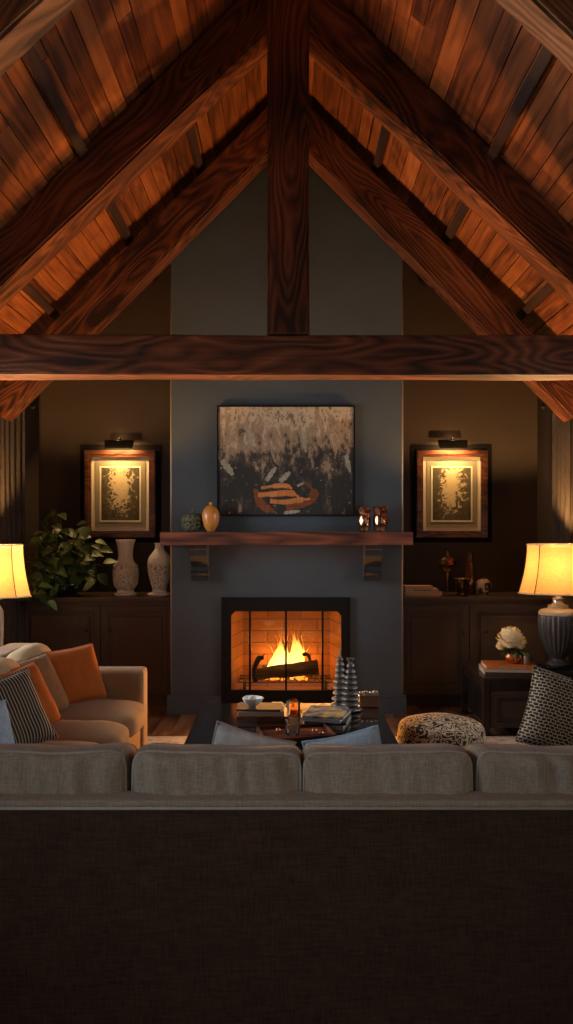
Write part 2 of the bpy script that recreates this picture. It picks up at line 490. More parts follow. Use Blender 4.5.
def flame_mat():
    m = bpy.data.materials.new('flame'); m.use_nodes = True
    N, L = m.node_tree.nodes, m.node_tree.links
    N.remove(N['Principled BSDF'])
    tc = N.new('ShaderNodeTexCoord'); sp = N.new('ShaderNodeSeparateXYZ'); L.new(tc.outputs['Object'], sp.inputs[0])
    n = N.new('ShaderNodeTexNoise'); n.inputs['Scale'].default_value = 14; n.inputs['Detail'].default_value = 3; n.inputs['Distortion'].default_value = 1.0
    mp = N.new('ShaderNodeMapping'); mp.inputs['Scale'].default_value = (1, 1, .35); L.new(tc.outputs['Object'], mp.inputs[0]); L.new(mp.outputs[0], n.inputs[0])
    h = N.new('ShaderNodeMapRange'); h.inputs['From Min'].default_value = 0; h.inputs['From Max'].default_value = .55
    L.new(sp.outputs['Z'], h.inputs['Value'])
    ad = N.new('ShaderNodeMath'); ad.operation = 'MULTIPLY_ADD'; ad.inputs[1].default_value = .7; L.new(n.outputs['Fac'], ad.inputs[0])
    sb = N.new('ShaderNodeMath'); sb.operation = 'ADD'; sb.inputs[1].default_value = -.35; L.new(h.outputs[0], sb.inputs[0]); L.new(sb.outputs[0], ad.inputs[2])
    r = ramp(N, [(0, (1, .72, .22)), (.35, (1, .55, .10)), (.65, (1, .25, .02)), (1, (.7, .08, .005))]); L.new(ad.outputs[0], r.inputs[0])
    st = N.new('ShaderNodeMapRange'); st.inputs['From Min'].default_value = 0; st.inputs['From Max'].default_value = 1
    st.inputs['To Min'].default_value = 5.5; st.inputs['To Max'].default_value = .8; L.new(ad.outputs[0], st.inputs['Value'])
    e = N.new('ShaderNodeEmission'); L.new(r.outputs[0], e.inputs[0]); L.new(st.outputs[0], e.inputs[1])
    t = N.new('ShaderNodeBsdfTransparent')
    al = N.new('ShaderNodeMapRange'); al.inputs['From Min'].default_value = .15; al.inputs['From Max'].default_value = .85
    al.inputs['To Min'].default_value = .85; al.inputs['To Max'].default_value = .05; L.new(ad.outputs[0], al.inputs['Value'])
    mx = N.new('ShaderNodeMixShader'); L.new(al.outputs[0], mx.inputs[0]); L.new(t.outputs[0], mx.inputs[1]); L.new(e.outputs[0], mx.inputs[2])
    L.new(mx.outputs[0], N['Material Output'].inputs['Surface'])
    return m
M['flame'] = flame_mat()
M['ember'] = emis('embers', (1, .22, .02), 3.0)
M['bulb'] = emis('bulb_glow', (1, .62, .25), 6)

# ------------------------------------------------------------------ room shell
RW = 2.46        # half width
YB = 7.5         # rear alcove wall
YF = -2.0        # wall behind the viewer
YC = 6.6         # face of the chimney breast
RIDGE = 1.55 + 3.83
SL = .97
def roof(x): return RIDGE - SL * abs(x)

def struct(name, bm, m, **k):
    return tag(obj(name, bm, m, **k), kind='structure')

# floor boards run towards the hearth (local X = world Y)
bm = NB()
random.seed(3)
x = -RW
while x < RW - .01:
    wd = min(.14, RW - x)
    y = YF + random.uniform(-1.2, 0)
    while y < YB:
        ln = random.uniform(1.1, 2.0)
        y0, y1 = max(y, YF), min(y + ln, YB)
        if y1 - y0 > .02:
            box(bm, ((y0 + y1) / 2, -(x + wd / 2), -.02), (y1 - y0 - .003, wd - .003, .04))
        y += ln
    x += wd
f = struct('floor', bm, M['floor'])
f.rotation_euler = (0, 0, PI / 2)

# side walls; the near window hole of each is added for light
WZ0, WZ1 = .9, 2.6
HOLES = [(.4, 1.8), (4.15, 5.7)]
nwin = 4
for side, nm in ((-1, 'wall_left'), (1, 'wall_right')):
    bm = NB()
    xa, xb = sorted((side * RW, side * (RW + .15)))
    top = roof(RW)
    for (y0, y1) in ((YF, HOLES[0][0]), (HOLES[0][1], HOLES[1][0]), (HOLES[1][1], YB)): bx(xa, xb, y0, y1, 0, top, bm)
    for (y0, y1) in HOLES:
        bx(xa, xb, y0, y1, 0, WZ0, bm); bx(xa, xb, y0, y1, WZ1, top, bm)
    struct(nm, bm, M['wall'])
    for q, (WY0, WY1) in enumerate(HOLES):
        xm = side * (RW + .09)
        bm = NB()
        fr = .05
        bx(xm - .04, xm + .04, WY0, WY1, WZ0, WZ0 + fr, bm); bx(xm - .04, xm + .04, WY0, WY1, WZ1 - fr, WZ1, bm)
        bx(xm - .04, xm + .04, WY0, WY0 + fr, WZ0, WZ1, bm); bx(xm - .04, xm + .04, WY1 - fr, WY1, WZ0, WZ1, bm)
        for k in (1, 2):
            yy = WY0 + (WY1 - WY0) * k / 3; bx(xm - .015, xm + .015, yy - .015, yy + .015, WZ0, WZ1, bm)
        for k in (1, 2, 3):
            zz = WZ0 + (WZ1 - WZ0) * k / 4; bx(xm - .015, xm + .015, WY0, WY1, zz - .012, zz + .012, bm)
        num = {(-1, 1): 1, (1, 1): 2, (-1, 0): 4, (1, 0): 5}[(side, q)]  # the near pair are added, unseen windows for light on the cushions
        wf = struct('window_%d' % num, bm, M['black'])
        obj('window_glass', bx(xm - .003, xm + .003, WY0 + fr, WY1 - fr, WZ0 + fr, WZ1 - fr), M['glass'], wf)

# gable shapes for the far and the near end walls
def gable(y0, y1, holes=None):
    bm = NB()
    extrude_poly(bm, [(-RW, 0), (RW, 0), (RW, roof(RW)), (0, RIDGE), (-RW, roof(RW))], 'y', y0, y1)
    return bm
struct('wall_far', gable(YB, YB + .15), M['wall'])
# rear wall behind the viewer; its window is added to let fill in
bm = NB()
hx, h0, h1 = 1.3, .9, 2.5
zt = roof(hx)
extrude_poly(bm, [(-RW, 0), (RW, 0), (RW, h0), (-RW, h0)], 'y', YF - .15, YF)
extrude_poly(bm, [(-RW, h0), (-hx, h0), (-hx, zt), (-RW, roof(RW))], 'y', YF - .15, YF)
extrude_poly(bm, [(hx, h0), (RW, h0), (RW, roof(RW)), (hx, zt)], 'y', YF - .15, YF)
extrude_poly(bm, [(-hx, h1), (hx, h1), (hx, zt), (0, RIDGE), (-hx, zt)], 'y', YF - .15, YF)
struct('wall_near', bm, M['rearwall'])
bm = NB()
for xx in (-hx + .03, -.43, .43, hx - .03): bx(xx - .03, xx + .03, YF - .11, YF - .05, h0, h1, bm)
for zz in (h0 + .03, h1 - .03): bx(-hx, hx, YF - .11, YF - .05, zz - .03, zz + .03, bm)
wf = struct('window_3', bm, M['black'])  # added window out of view, for light from the camera side
obj('window_glass', bx(-hx + .05, hx - .05, YF - .085, YF - .08, h0 + .05, h1 - .05), M['glass'], wf)

# plank ceiling: two slopes, local X = world Y
th = math.atan(SL)
LS = (RW + .15) / math.cos(th)
for side, nm in ((-1, 'ceiling_left'), (1, 'ceiling_right')):
    bm = NB(); random.seed(10 + side)
    s_ = 0
    while s_ < LS - .01:
        wd = min(random.choice((.11, .125, .14, .15)), LS - s_)
        y = YF - .15 + random.uniform(-2.5, 0)
        while y < YB + .15:
            ln = random.uniform(4.5, 9)
            y0, y1 = max(y, YF - .15), min(y + ln, YB + .15)
            if y1 - y0 > .03:
                up = random.uniform(0, .012)
                box(bm, ((y0 + y1) / 2, s_ + wd / 2, .02 + up), (y1 - y0 - .003, wd - .006, .04))
            y += ln
        s_ += wd
    bx(YF - .15, YB + .15, 0, LS, .055, .09, bm)
    o = struct(nm, bm, M['plank'])
    ex = Vector((0, 1, 0)); ey = Vector((side * math.cos(th), 0, -math.sin(th))); ez = Vector((side * math.sin(th), 0, math.cos(th)))
    if ex.cross(ey).dot(ez) < 0:   # keep a right-handed frame by running boards the other way
        ex = -ex
        o.data.transform(Matrix.Diagonal((-1, 1, 1, 1))); o.data.flip_normals()
    mw = Matrix((ex, ey, ez)).transposed().to_4x4(); mw.translation = (0, 0, RIDGE)
    o.matrix_world = mw

# chimney breast with the firebox opening
BX0, BX1 = X(171, YC), X(402.5, YC)
OX0, OX1, OZ0, OZ1 = X(226, YC), X(345, YC), .12, Z(601, YC)
bm = NB()
bx(BX0, OX0, YC, YB - .001, 0, 4.0, bm); bx(OX1, BX1, YC, YB - .001, 0, 4.0, bm)
bx(OX0, OX1, YC, YB - .001, OZ1, 4.0, bm); bx(OX0, OX1, YC, YB - .001, 0, OZ0, bm)
extrude_poly(bm, [(BX0, 4.0), (BX1, 4.0), (BX1, roof(BX1)), (0, RIDGE), (BX0, roof(BX0))], 'y', YC, YB - .001)
struct('wall_chimney', bm, M['breast'])
# rounded corner beads whose pale colour carries the edge highlight
for nm, xx in (('trim_1', BX0), ('trim_2', BX1)):
    bm = NB(); tube(bm, [(xx, YC + .003, .17), (xx, YC + .003, roof(BX0) - .02)], .007, 10)
    struct(nm, bm, M['bead'], smooth=True)
# baseboards
def baseboard(nm, x0, x1, y0, y1, m):
    bm = NB(); bx(x0, x1, y0, y1, 0, .14, bm); 
    bx(x0 + (.004 if y1 - y0 > x1 - x0 else 0), x1, y0 + .006, y1, .14, .165, bm, bevel=.004)
    return struct(nm, bm, m)
baseboard('baseboard_chimney_left', BX0 - .03, X(223, YC) + .0, YC - .035, YC - .001, M['base'])
baseboard('baseboard_chimney_right', X(348, YC), BX1 + .03, YC - .035, YC - .001, M['base'])
baseboard('baseboard_left', -RW, -RW + .02, YF, 6.8, M['cab'])
baseboard('baseboard_right', RW - .02, RW, YF, 6.8, M['cab'])

# ------------------------------------------------------------------ beams
def beam_bm(length, d, h, seed=0, seg=26, rough=.006, bev=.014):
    """local X along the length, Y depth, Z height, slightly hewn"""
    bm = NB()
    box(bm, (length / 2, 0, 0), (length, d, h))
    es = [e for e in bm.edges if abs(e.verts[0].co.x - e.verts[1].co.x) > length * .9]
    bmesh.ops.bevel(bm, geom=es, offset=bev, segments=2, affect='EDGES')
    es = [e for e in bm.edges if abs(e.verts[0].co.x - e.verts[1].co.x) > length * .9]
    bmesh.ops.subdivide_edges(bm, edges=es, cuts=seg, use_grid_fill=True)
    for v in bm.verts:
        n = noise.noise(Vector((v.co.x * 3 + seed * 7.1, v.co.y * 9, v.co.z * 9)))
        n2 = noise.noise(Vector((v.co.x * 1.2 - seed * 3.7, v.co.y * 9 + 5, v.co.z * 9)))
        v.co.y += rough * n; v.co.z += rough * n2 * 1.4
    return bm

def beam(name, p0, p1, d, h, mt, parent=None, seed=0, **k):
    """p0->p1 in the XZ plane at depth y (or along Y)"""
    p0, p1 = Vector(p0), Vector(p1)
    v = p1 - p0
    o = obj(name, beam_bm(v.length, d, h, seed, **k), mt, parent)
    ex = v.normalized()
    if abs(ex.y) > .9:
        ey = Vector((1, 0, 0)) if ex.y < 0 else Vector((-1, 0, 0))
    else:
        ey = Vector((0, 1, 0))
    ez = ex.cross(ey)
    mw = Matrix((ex, ey, ez)).transposed().to_4x4(); mw.translation = p0
    o.matrix_basis = mw
    return o

def rafter_pair(t, y0, depth, hv, sl, topz, seed, x_in=0.0, mt=None):
    """y0 face nearest the viewer; hv vertical height of the face; topz apex of the upper edge"""
    cs = math.cos(math.atan(sl)); h = hv * cs
    for side in (-1, 1):
        xe = RW - .01
        zc = topz - hv / 2
        beam('rafter', (side * x_in, y0 + depth / 2, zc - sl * x_in), (side * xe, y0 + depth / 2, zc - sl * xe), depth, h, mt or M['beam'], t, seed + side)

D1, D2, D3 = 3.38, 4.98, 6.45-.17
# nearest rafters (no tie beam)
t = thing('roof_truss', 'pale brown timber rafters crossing the top corners of the picture', 'roof truss')
rafter_pair(t, D1, .19, .39, .955, RIDGE - .01, 1, .0, M['beam_pale'])
t = thing('roof_truss', 'dark timber truss with a central king post and a long horizontal tie beam', 'roof truss')
rafter_pair(t, D2, .25, .385, .955, RIDGE - .01, 5, .10)
zt0, zt1 = Z(375, D2), Z(335.5, D2)
beam('tie_beam', (-RW + .005, D2 + .075, (zt0 + zt1) / 2), (RW - .005, D2 + .075, (zt0 + zt1) / 2), .20, zt1 - zt0, M['beam'], t, 9, bev=.008)
beam('king_post', (X(288.5, D2), D2 + .06, zt1 + .002), (X(288.5, D2), D2 + .06, RIDGE - .10), .24, 41 * D2 / F, M['beam'], t, 12)
t = thing('roof_truss', 'reddish timber rafters just in front of the chimney breast, behind the king post', 'roof truss')
S3 = 1.0
k3 = (D3) / F
top3 = CAMZ + (VPY - 84) * k3
rafter_pair(t, D3, .22, 47 * k3, 1.01, top3, 21, .0)

# purlins under the planks, running front to back
pl = [(.76, .06, 'upper short'), (1.36, .07, 'middle'), (2.0, .07, 'lowest')]
for side in (-1, 1):
    for q, (xx, wd, nm) in enumerate(pl):
        ys = D2 + .12 if q == 0 else YF + .01
        bm = beam_bm(YB - .01 - ys, wd, .05, q, rough=.002, bev=.005)
        o = obj('purlin', bm, M['purlin'])
        ex = Vector((0, 1, 0))
        ey = Vector((-side * math.cos(th), 0, math.sin(th))) ; ez = ex.cross(ey)
        nrm = Vector((side * math.sin(th), 0, math.cos(th)))
        mw = Matrix((ex, ey, ez)).transposed().to_4x4()
        mw.translation = Vector((side * xx, ys, roof(xx))) - nrm * .027
        o.matrix_world = mw
        tag(o, '%s purlin under the ceiling boards on the %s slope' % (nm, 'plant side' if side < 0 else 'flower vase side'), 'purlin', 'purlins under the plank ceiling')
o = beam('ridge_beam', (0, YF + .01, RIDGE - .13), (0, YB - .01, RIDGE - .13), .12, .16, M['beam'], None, 3)
tag(o, 'dark ridge beam along the peak of the ceiling above the king post', 'beam')

# ------------------------------------------------------------------ curtains
def curtain(label, xs, y0, y1, z0, z1, folds, seed):
    t = thing('curtain', label, 'curtain', (xs, (y0 + y1) / 2, z0), group='curtains on the side walls')
    sg = 1 if xs > 0 else -1
    bm = NB(); n = folds * 10; rows = 14
    random.seed(seed); ph = [random.uniform(.8, 1.25) for _ in range(folds + 2)]
    grid = []
    for j in range(rows + 1):
        zz = (z1 - z0) * j / rows
        row = []
        for i in range(n + 1):
            u = i / n
            amp = .036 * ph[int(u * folds)] * (1 - .35 * (j / rows))
            wob = .01 * math.sin(zz * 2.3 + u * 9)
            row.append(bm.verts.new((-sg * amp * math.cos(u * folds * 2 * PI), (y0 - y1) / 2 + (y1 - y0) * u + wob, zz)))
        grid.append(row)
    for j in range(rows):
        for i in range(n):
            bm.faces.new((grid[j][i], grid[j][i + 1], grid[j + 1][i + 1], grid[j + 1][i]))
    r = bmesh.ops.solidify(bm, geom=bm.faces[:], thickness=.004)
    obj('curtain_panel', bm, M['curtain'], t, smooth=True)
    return t
for sg, nm in ((-1, 'white vases'), (1, 'fluted urn lamp')):
    xs = sg * (RW - .075)
    curtain('brown pleated curtain hanging at the window edge nearest the %s' % nm, xs, 5.98 if sg < 0 else 6.35, 6.795, .02, 2.72, 7 if sg < 0 else 4, 5 + sg)
    bm = NB(); tube(bm, [(xs, 3.6, 2.75), (xs, 7.1, 2.75)], .014, 10)
    for yy in (3.6, 7.1): lathe(bm, smoothprof([(0, -.03), (.026, -.01), (.026, .01), (0, .03)]), (xs, yy, 2.75), 12)
    for yy in (3.75, 6.95): bx(min(xs, sg * RW), max(xs, sg * RW), yy - .008, yy + .008, 2.742, 2.758, bm)
    tag(obj('curtain_rod', bm, M['iron'], smooth=True), 'dark iron curtain rod on the wall on the side of the %s' % nm, 'curtain rod')

# ------------------------------------------------------------------ fireplace
fx0, fx1, fz0, fz1 = X(223, YC), X(348.5, YC), .07, Z(598.5, YC)
ix0, ix1, iz0, iz1 = X(231.5, YC), X(341, YC), Z(689.5, YC), Z(611, YC)
fp = thing('fireplace', 'black framed fireplace with glass screen and glowing brick firebox', 'fireplace', (0, YC, 0))
bm = NB()
yo = -.03
cut = .035
# surround ring with clipped inner top corners
outer = [(fx0, fz0), (fx1, fz0), (fx1, fz1), (fx0, fz1)]
bx(fx0, ix0, yo, -.001, fz0, fz1, bm); bx(ix1, fx1, yo, -.001, fz0, fz1, bm)
bx(ix0, ix1, yo, -.001, iz1, fz1, bm); bx(ix0, ix1, yo, -.001, fz0, iz0, bm)
extrude_poly(bm, [(ix0, iz1), (ix0 + cut, iz1), (ix0, iz1 - cut)], 'y', yo, -.001)
extrude_poly(bm, [(ix1, iz1), (ix1, iz1 - cut), (ix1 - cut, iz1)], 'y', yo, -.001)
# stepped outer lip
lp = .012
for a in ((fx0 - lp, fx0, fz0, fz1 + lp), (fx1, fx1 + lp, fz0, fz1 + lp), (fx0, fx1, fz1, fz1 + lp)):
    bx(a[0], a[1], yo - .008, -.001, a[2], a[3], bm)
obj('surround', bm, M['black'], fp)
# firebox of brick, splayed
bm = NB()
by = .50; sp = .07
Lf = [(ix0 - .03, 0), (ix1 + .03, 0), (ix1 - sp, by), (ix0 + sp, by)]
zb, ztp = OZ0 + .012, OZ1 - .012
ftk = .02
extrude_poly(bm, [Lf[0], (Lf[0][0] - ftk, 0), (Lf[3][0] - ftk, by), Lf[3]], 'z', zb, ztp)
extrude_poly(bm, [Lf[1], (Lf[1][0] + ftk, 0), (Lf[2][0] + ftk, by), Lf[2]], 'z', zb, ztp)
extrude_poly(bm, [(Lf[3][0] - ftk, by), (Lf[2][0] + ftk, by), (Lf[2][0] + ftk, by + ftk), (Lf[3][0] - ftk, by + ftk)], 'z', zb, ztp)
extrude_poly(bm, Lf, 'z', zb - .01, zb); extrude_poly(bm, Lf, 'z', ztp, ztp + .01)
obj('firebox', bm, M['brick'], fp)
for pxm in (250, 286, 322.5):
    xm = X(pxm, YC)
    obj('screen_bar', bx(xm - .009, xm + .009, -.024, -.008, iz0, iz1), M['mattblack'], fp)
obj('screen_glass', bx(ix0, ix1, -.006, -.003, iz0, iz1), M['fireglass'], fp)
# grate, raised
gr = thing('fire_grate', 'black iron grate of parallel bars inside the fireplace', 'grate', (0, YC + .25, zb))
gz = iz0 + .055 - zb
bm = NB()
for i in range(17):
    xx = ix0 + .06 + (ix1 - ix0 - .14) * i / 16
    tube(bm, [(xx, -.19, gz + .02), (xx, -.17, gz), (xx, .15, gz)], .0045, 6)
for yy in (-.17, .0, .14): tube(bm, [(ix0 + .05, yy, gz - .008), (ix1 - .07, yy, gz - .008)], .006, 6)
obj('bars', bm, M['iron'], gr)
for xx in (ix0 + .1, ix1 - .12):
    for yy in (-.15, .12):
        obj('leg', tube(NB(), [(xx, yy, 0), (xx, yy, gz - .008)], .008, 8), M['iron'], gr)
gtop = zb + gz + .0045
# logs
def log(name, label, p0, p1, r, seed, mt=M['bark']):
    p0, p1 = Vector(p0), Vector(p1)
    v = p1 - p0; n = 18
    bm = NB(); rings = []
    for i in range(n + 1):
        tt = i / n; k = 22; ring = []
        for j in range(k):
            a = 2 * PI * j / k
            rr = r * (1 + .16 * noise.noise(Vector((tt * 5 + seed, math.cos(a) * 1.5, math.sin(a) * 1.5))) + .06 * noise.noise(Vector((tt * 20, math.cos(a) * 5, math.sin(a) * 5 + seed))))
            rr *= .88 + .25 * tt
            ring.append(bm.verts.new((tt * v.length, rr * math.cos(a), rr * math.sin(a))))
        rings.append(ring)
    for A, B in zip(rings, rings[1:]):
        for j in range(k): bm.faces.new((A[j], A[(j + 1) % k], B[(j + 1) % k], B[j]))
    bm.faces.new(rings[0]); bm.faces.new(rings[-1])
    o = obj(name, bm, mt, smooth=True, angle=50)
    o.rotation_mode = 'QUATERNION'
    o.rotation_quaternion = v.to_track_quat('X', 'Z')
    o.location = p0
    return tag(o, label, 'log', 'logs in the fire')
YL = YC + .16
log('fire_log', 'thick charred log lying across the front of the burning fire', (X(257, YL), YL - .02, gtop + .05), (X(318, YL), YL - .05, gtop + .115), .058, 2)
log('fire_log', 'short log behind the flames in the firebox', (X(262, YL), YL + .20, gtop + .05), (X(306, YL), YL + .17, gtop + .055), .05, 7)
# curled iron dogs that stand before the log ends
for sg, px_ in ((-1, 259), (1, 308)):
    t = thing('andiron', 'curled black andiron by the %s end of the charred log' % ('thin' if sg < 0 else 'thick'), 'andiron', (X(px_, YL), YL, 0), group='andirons in the firebox')
    bm = NB()
    y_ = -.15 if sg < 0 else .06
    if sg < 0:
        pts = [(-.02, y_, gtop + .006), (-.035, y_, gtop + .05), (-.035, y_, gtop + .12), (-.015, y_, gtop + .17), (.0, y_, gtop + .20), (.02, y_, gtop + .215), (.045, y_, gtop + .205)]
        rr = [.022, .02, .02, .024, .026, .018, .010]
    else:
        pts = [(.03, y_, gtop + .006), (.03, y_, gtop + .10), (.01, y_, gtop + .19), (-.02, y_, gtop + .215), (-.045, y_, gtop + .20)]
        rr = [.014, .014, .015, .018, .010]
    tube(bm, smoothprof([tuple(p) for p in pts], 4), [rr[min(int(i / 4), len(rr) - 1)] for i in range(4 * (len(pts) - 1) + 1)], 10)
    obj('shaft', bm, M['iron'], t, smooth=True)
    for k in range(3 if sg < 0 else 1):
        bm = NB(); a = pts[-3]
        tube(bm, [(a[0], y_, a[2]), (a[0] + .02 + .018 * k, y_ - .01, a[2] + .03 + .008 * k)], [.010, .003], 6)
        obj('spike', bm, M['iron'], t)
# ember bed
bm = NB(); random.seed(4)
for i in range(110):
    r_ = random.uniform(.007, .015)
    p = (random.uniform(-.21, .17), random.uniform(-.16, .12), 0)
    m4 = Matrix.Translation((p[0], p[1], r_ * .8)) @ Euler((random.random() * 3, random.random() * 3, 0)).to_matrix().to_4x4()
    bmesh.ops.create_icosphere(bm, subdivisions=1, radius=r_, matrix=m4)
tag(obj('embers', bm, M['ember'], loc=(0, YC + .25, gtop)), 'glowing orange embers under the burning log', 'embers', kind='stuff')
# flames
bm = NB(); random.seed(11)
def tongue(bm, x, y, h, r, lean, seed):
    n = 18; pts = []; rs = []
    for i in range(n + 1):
        tt = i / n
        pts.append((x + lean * tt * tt + .022 * math.sin(tt * 7 + seed) * tt, y + .01 * math.sin(tt * 6 + seed * 2), h * tt))
        rs.append(max(.0015, r * (math.sin(min(1, tt * 1.15 + .22) * PI) ** .85) * (1 + .2 * math.sin(tt * 17 + seed)) if tt < .97 else .0015))
    tube(bm, pts, rs, 10)
for (x_, h_, r_, ln) in ((-.115, .20, .035, -.01), (-.085, .27, .04, .0), (-.05, .33, .042, -.01), (-.02, .26, .038, .01), (.0, .17, .03, .0), (.04, .24, .034, .0), (.065, .36, .036, .01), (.09, .42, .03, .0), (.115, .36, .032, .02), (.14, .27, .028, .02), (-.13, .12, .025, -.02), (.155, .18, .02, .03), (.02, .34, .02, -.02), (-.065, .38, .018, .02)):
    tongue(bm, x_ - .02, random.uniform(-.03, .05), h_ * 1.36, r_ * 1.2, ln, random.uniform(0, 6))
tag(obj('flames', bm, M['flame'], loc=(0, YC + .25, gtop + .01), smooth=True), 'yellow flames rising behind the charred log', 'fire', kind='stuff')
for xx, yy, zz, k_ in ((-.20, .38, .14, .8), (.20, .38, .14, .8), (-.02, .12, .30, .18)):
    point('fire_glow', (xx, YC + yy, gtop + zz), FIRE_W * k_, (1, .30, .045), .05)

# the fire's light on the room, from the firebox opening
area('fire_light', ((ix0 + ix1) / 2, YC - .042, .50), (-PI / 2 - math.radians(28), 0, 0), .78, .45, FIREROOM_W, (1, .42, .10), math.radians(160))

# ------------------------------------------------------------------ mantel shelf with corbels
YM = 6.33
mx0, mx1, mz0, mz1 = X(160, YM), X(413, YM), Z(545, YM), Z(532, YM)
mt_ = thing('mantel_shelf', 'thick reddish wooden mantel shelf above the fireplace', 'mantel shelf', (0, YC, mz0))
b_ = beam_bm(mx1 - mx0, YC - YM, mz1 - mz0, 3, rough=.003, bev=.008)
o = obj('shelf', b_, M['mantel'], mt_, loc=(mx0, -(YC - YM) / 2 - .001, (mz1 - mz0) / 2))
for pxm in (199, 373):
    xm = X(pxm, 6.45); w_ = .15
    prof = [(0, 0), (-.21, 0), (-.21, -.035), (-.19, -.045), (-.185, -.09), (-.15, -.13), (-.10, -.16), (-.075, -.19), (-.085, -.22), (-.115, -.235), (-.115, -.255), (-.085, -.265), (-.085, -.31), (0, -.31)]
    c_ = obj('corbel', extrude_poly(NB(), prof, 'x', xm - w_ / 2 + .018, xm + w_ / 2 - .018), M['corbel'], mt_, loc=(0, -.001, -.001))
    bm = NB()
    for s_ in (-1, 1):
        pr = [(a, b) for a, b in prof]
        xa = xm + s_ * (w_ / 2 - .018)
        extrude_poly(bm, [(a - .006 if 0 > a else 0, b) for a, b in prof], 'x', min(xa, xa + s_ * .018), max(xa, xa + s_ * .018))
    obj('corbel_cheek', bm, M['corbel'], c_)
    bm = NB(); tube(bm, [(xm - .055, -.118, -.245), (xm + .055, -.118, -.245)], .012, 10)
    obj('scroll', bm, M['corbel'], c_, smooth=True)

# objects on the mantel
zm = mz1 + .003
ym = 6.47
def pumpkin():
    t = thing('decorative_pumpkin', 'dark green ribbed pumpkin on the mantel beside the orange egg vase', 'pumpkin', (X(192, ym), ym, zm))
    n = 64; H = .165; R = .094
    pr = smoothprof([(.01, .012), (.05, .0), (.082, .03), (.094, .08), (.085, .125), (.055, .155), (.02, .150), (.006, .14)], 4)
    obj('body', lathe(NB(), pr, n=n, flute=lambda a, z: 1 - .11 * abs(math.sin(a * 5)) ** .6 * 0 + (-.10 + .10 * abs(math.cos(a * 5)) ** .5)), M['pumpkin'], t, smooth=True)
    obj('stem', tube(NB(), smoothprof([(0, 0, .14), (.002, 0, .165), (.012, 0, .183), (.022, 0, .192)], 3), [.014, .012, .010, .009, .009, .009, .009, .010, .010, .010], 8), M['stem'], t, smooth=True)
m = maze_mat('mottled_green_glaze', (.02, .02, .012), (.13, .12, .06), 6, 16); M['pumpkin'] = m
M['stem'] = mat('dried_stem', (.14, .10, .05), .8)
M['leafstem'] = mat('plant_stem', (.06, .07, .02), .7)
pumpkin()
t = thing('egg_vase', 'small orange egg shaped vase between the pumpkin and the painting', 'vase', (X(211, ym), ym - .02, zm))
obj('body', lathe(NB(), smoothprof([(.028, 0), (.034, .008), (.062, .06), (.074, .125), (.066, .175), (.04, .21), (.018, .222)], 5)), M['orange_cer'], t, smooth=True)
obj('neck', lathe(NB(), smoothprof([(.018, .220), (.012, .232), (.016, .246), (.010, .252)], 3)), M['orange_cer'], t, smooth=True)

def mercury():
    m = mat('mercury_glass', (.8, .45, .25), .18, .9)
    nt, N, L, b = nodes(m)
    tc = N.new('ShaderNodeTexCoord'); n = N.new('ShaderNodeTexVoronoi'); n.inputs['Scale'].default_value = 16
    L.new(tc.outputs['Object'], n.inputs['Vector'])
    r = ramp(N, [(.2, (.85, .50, .30)), (.6, (.25, .10, .05))]); L.new(n.outputs['Distance'], r.inputs[0]); L.new(r.outputs[0], b.inputs['Base Color'])
    bump(N, L, n.outputs['Distance'], b, 1, .02)
    return m
M['mercury'] = mercury()
for px_, lab, wd in ((364.5, 'copper mercury glass jar next to the painting edge on the mantel', .92), (380.5, 'wider copper mercury glass jar near the outer end of the mantel', 1.08)):
    t = thing('mercury_glass_jar', lab, 'jar', (X(px_, ym), ym, zm), group='mercury glass jars on the mantel')
    obj('body', lathe(NB(), [(r * wd, z) for r, z in smoothprof([(.038, 0), (.045, .01), (.056, .06), (.060, .10), (.054, .14), (.045, .15)], 4)], n=24), M['mercury'], t, smooth=True)
    obj('neck', lathe(NB(), [(r * wd, z) for r, z in smoothprof([(.045, .15), (.050, .158), (.056, .18), (.056, .205), (.052, .216), (.046, .208)], 3)], n=12), M['mercury'], t, smooth=True)

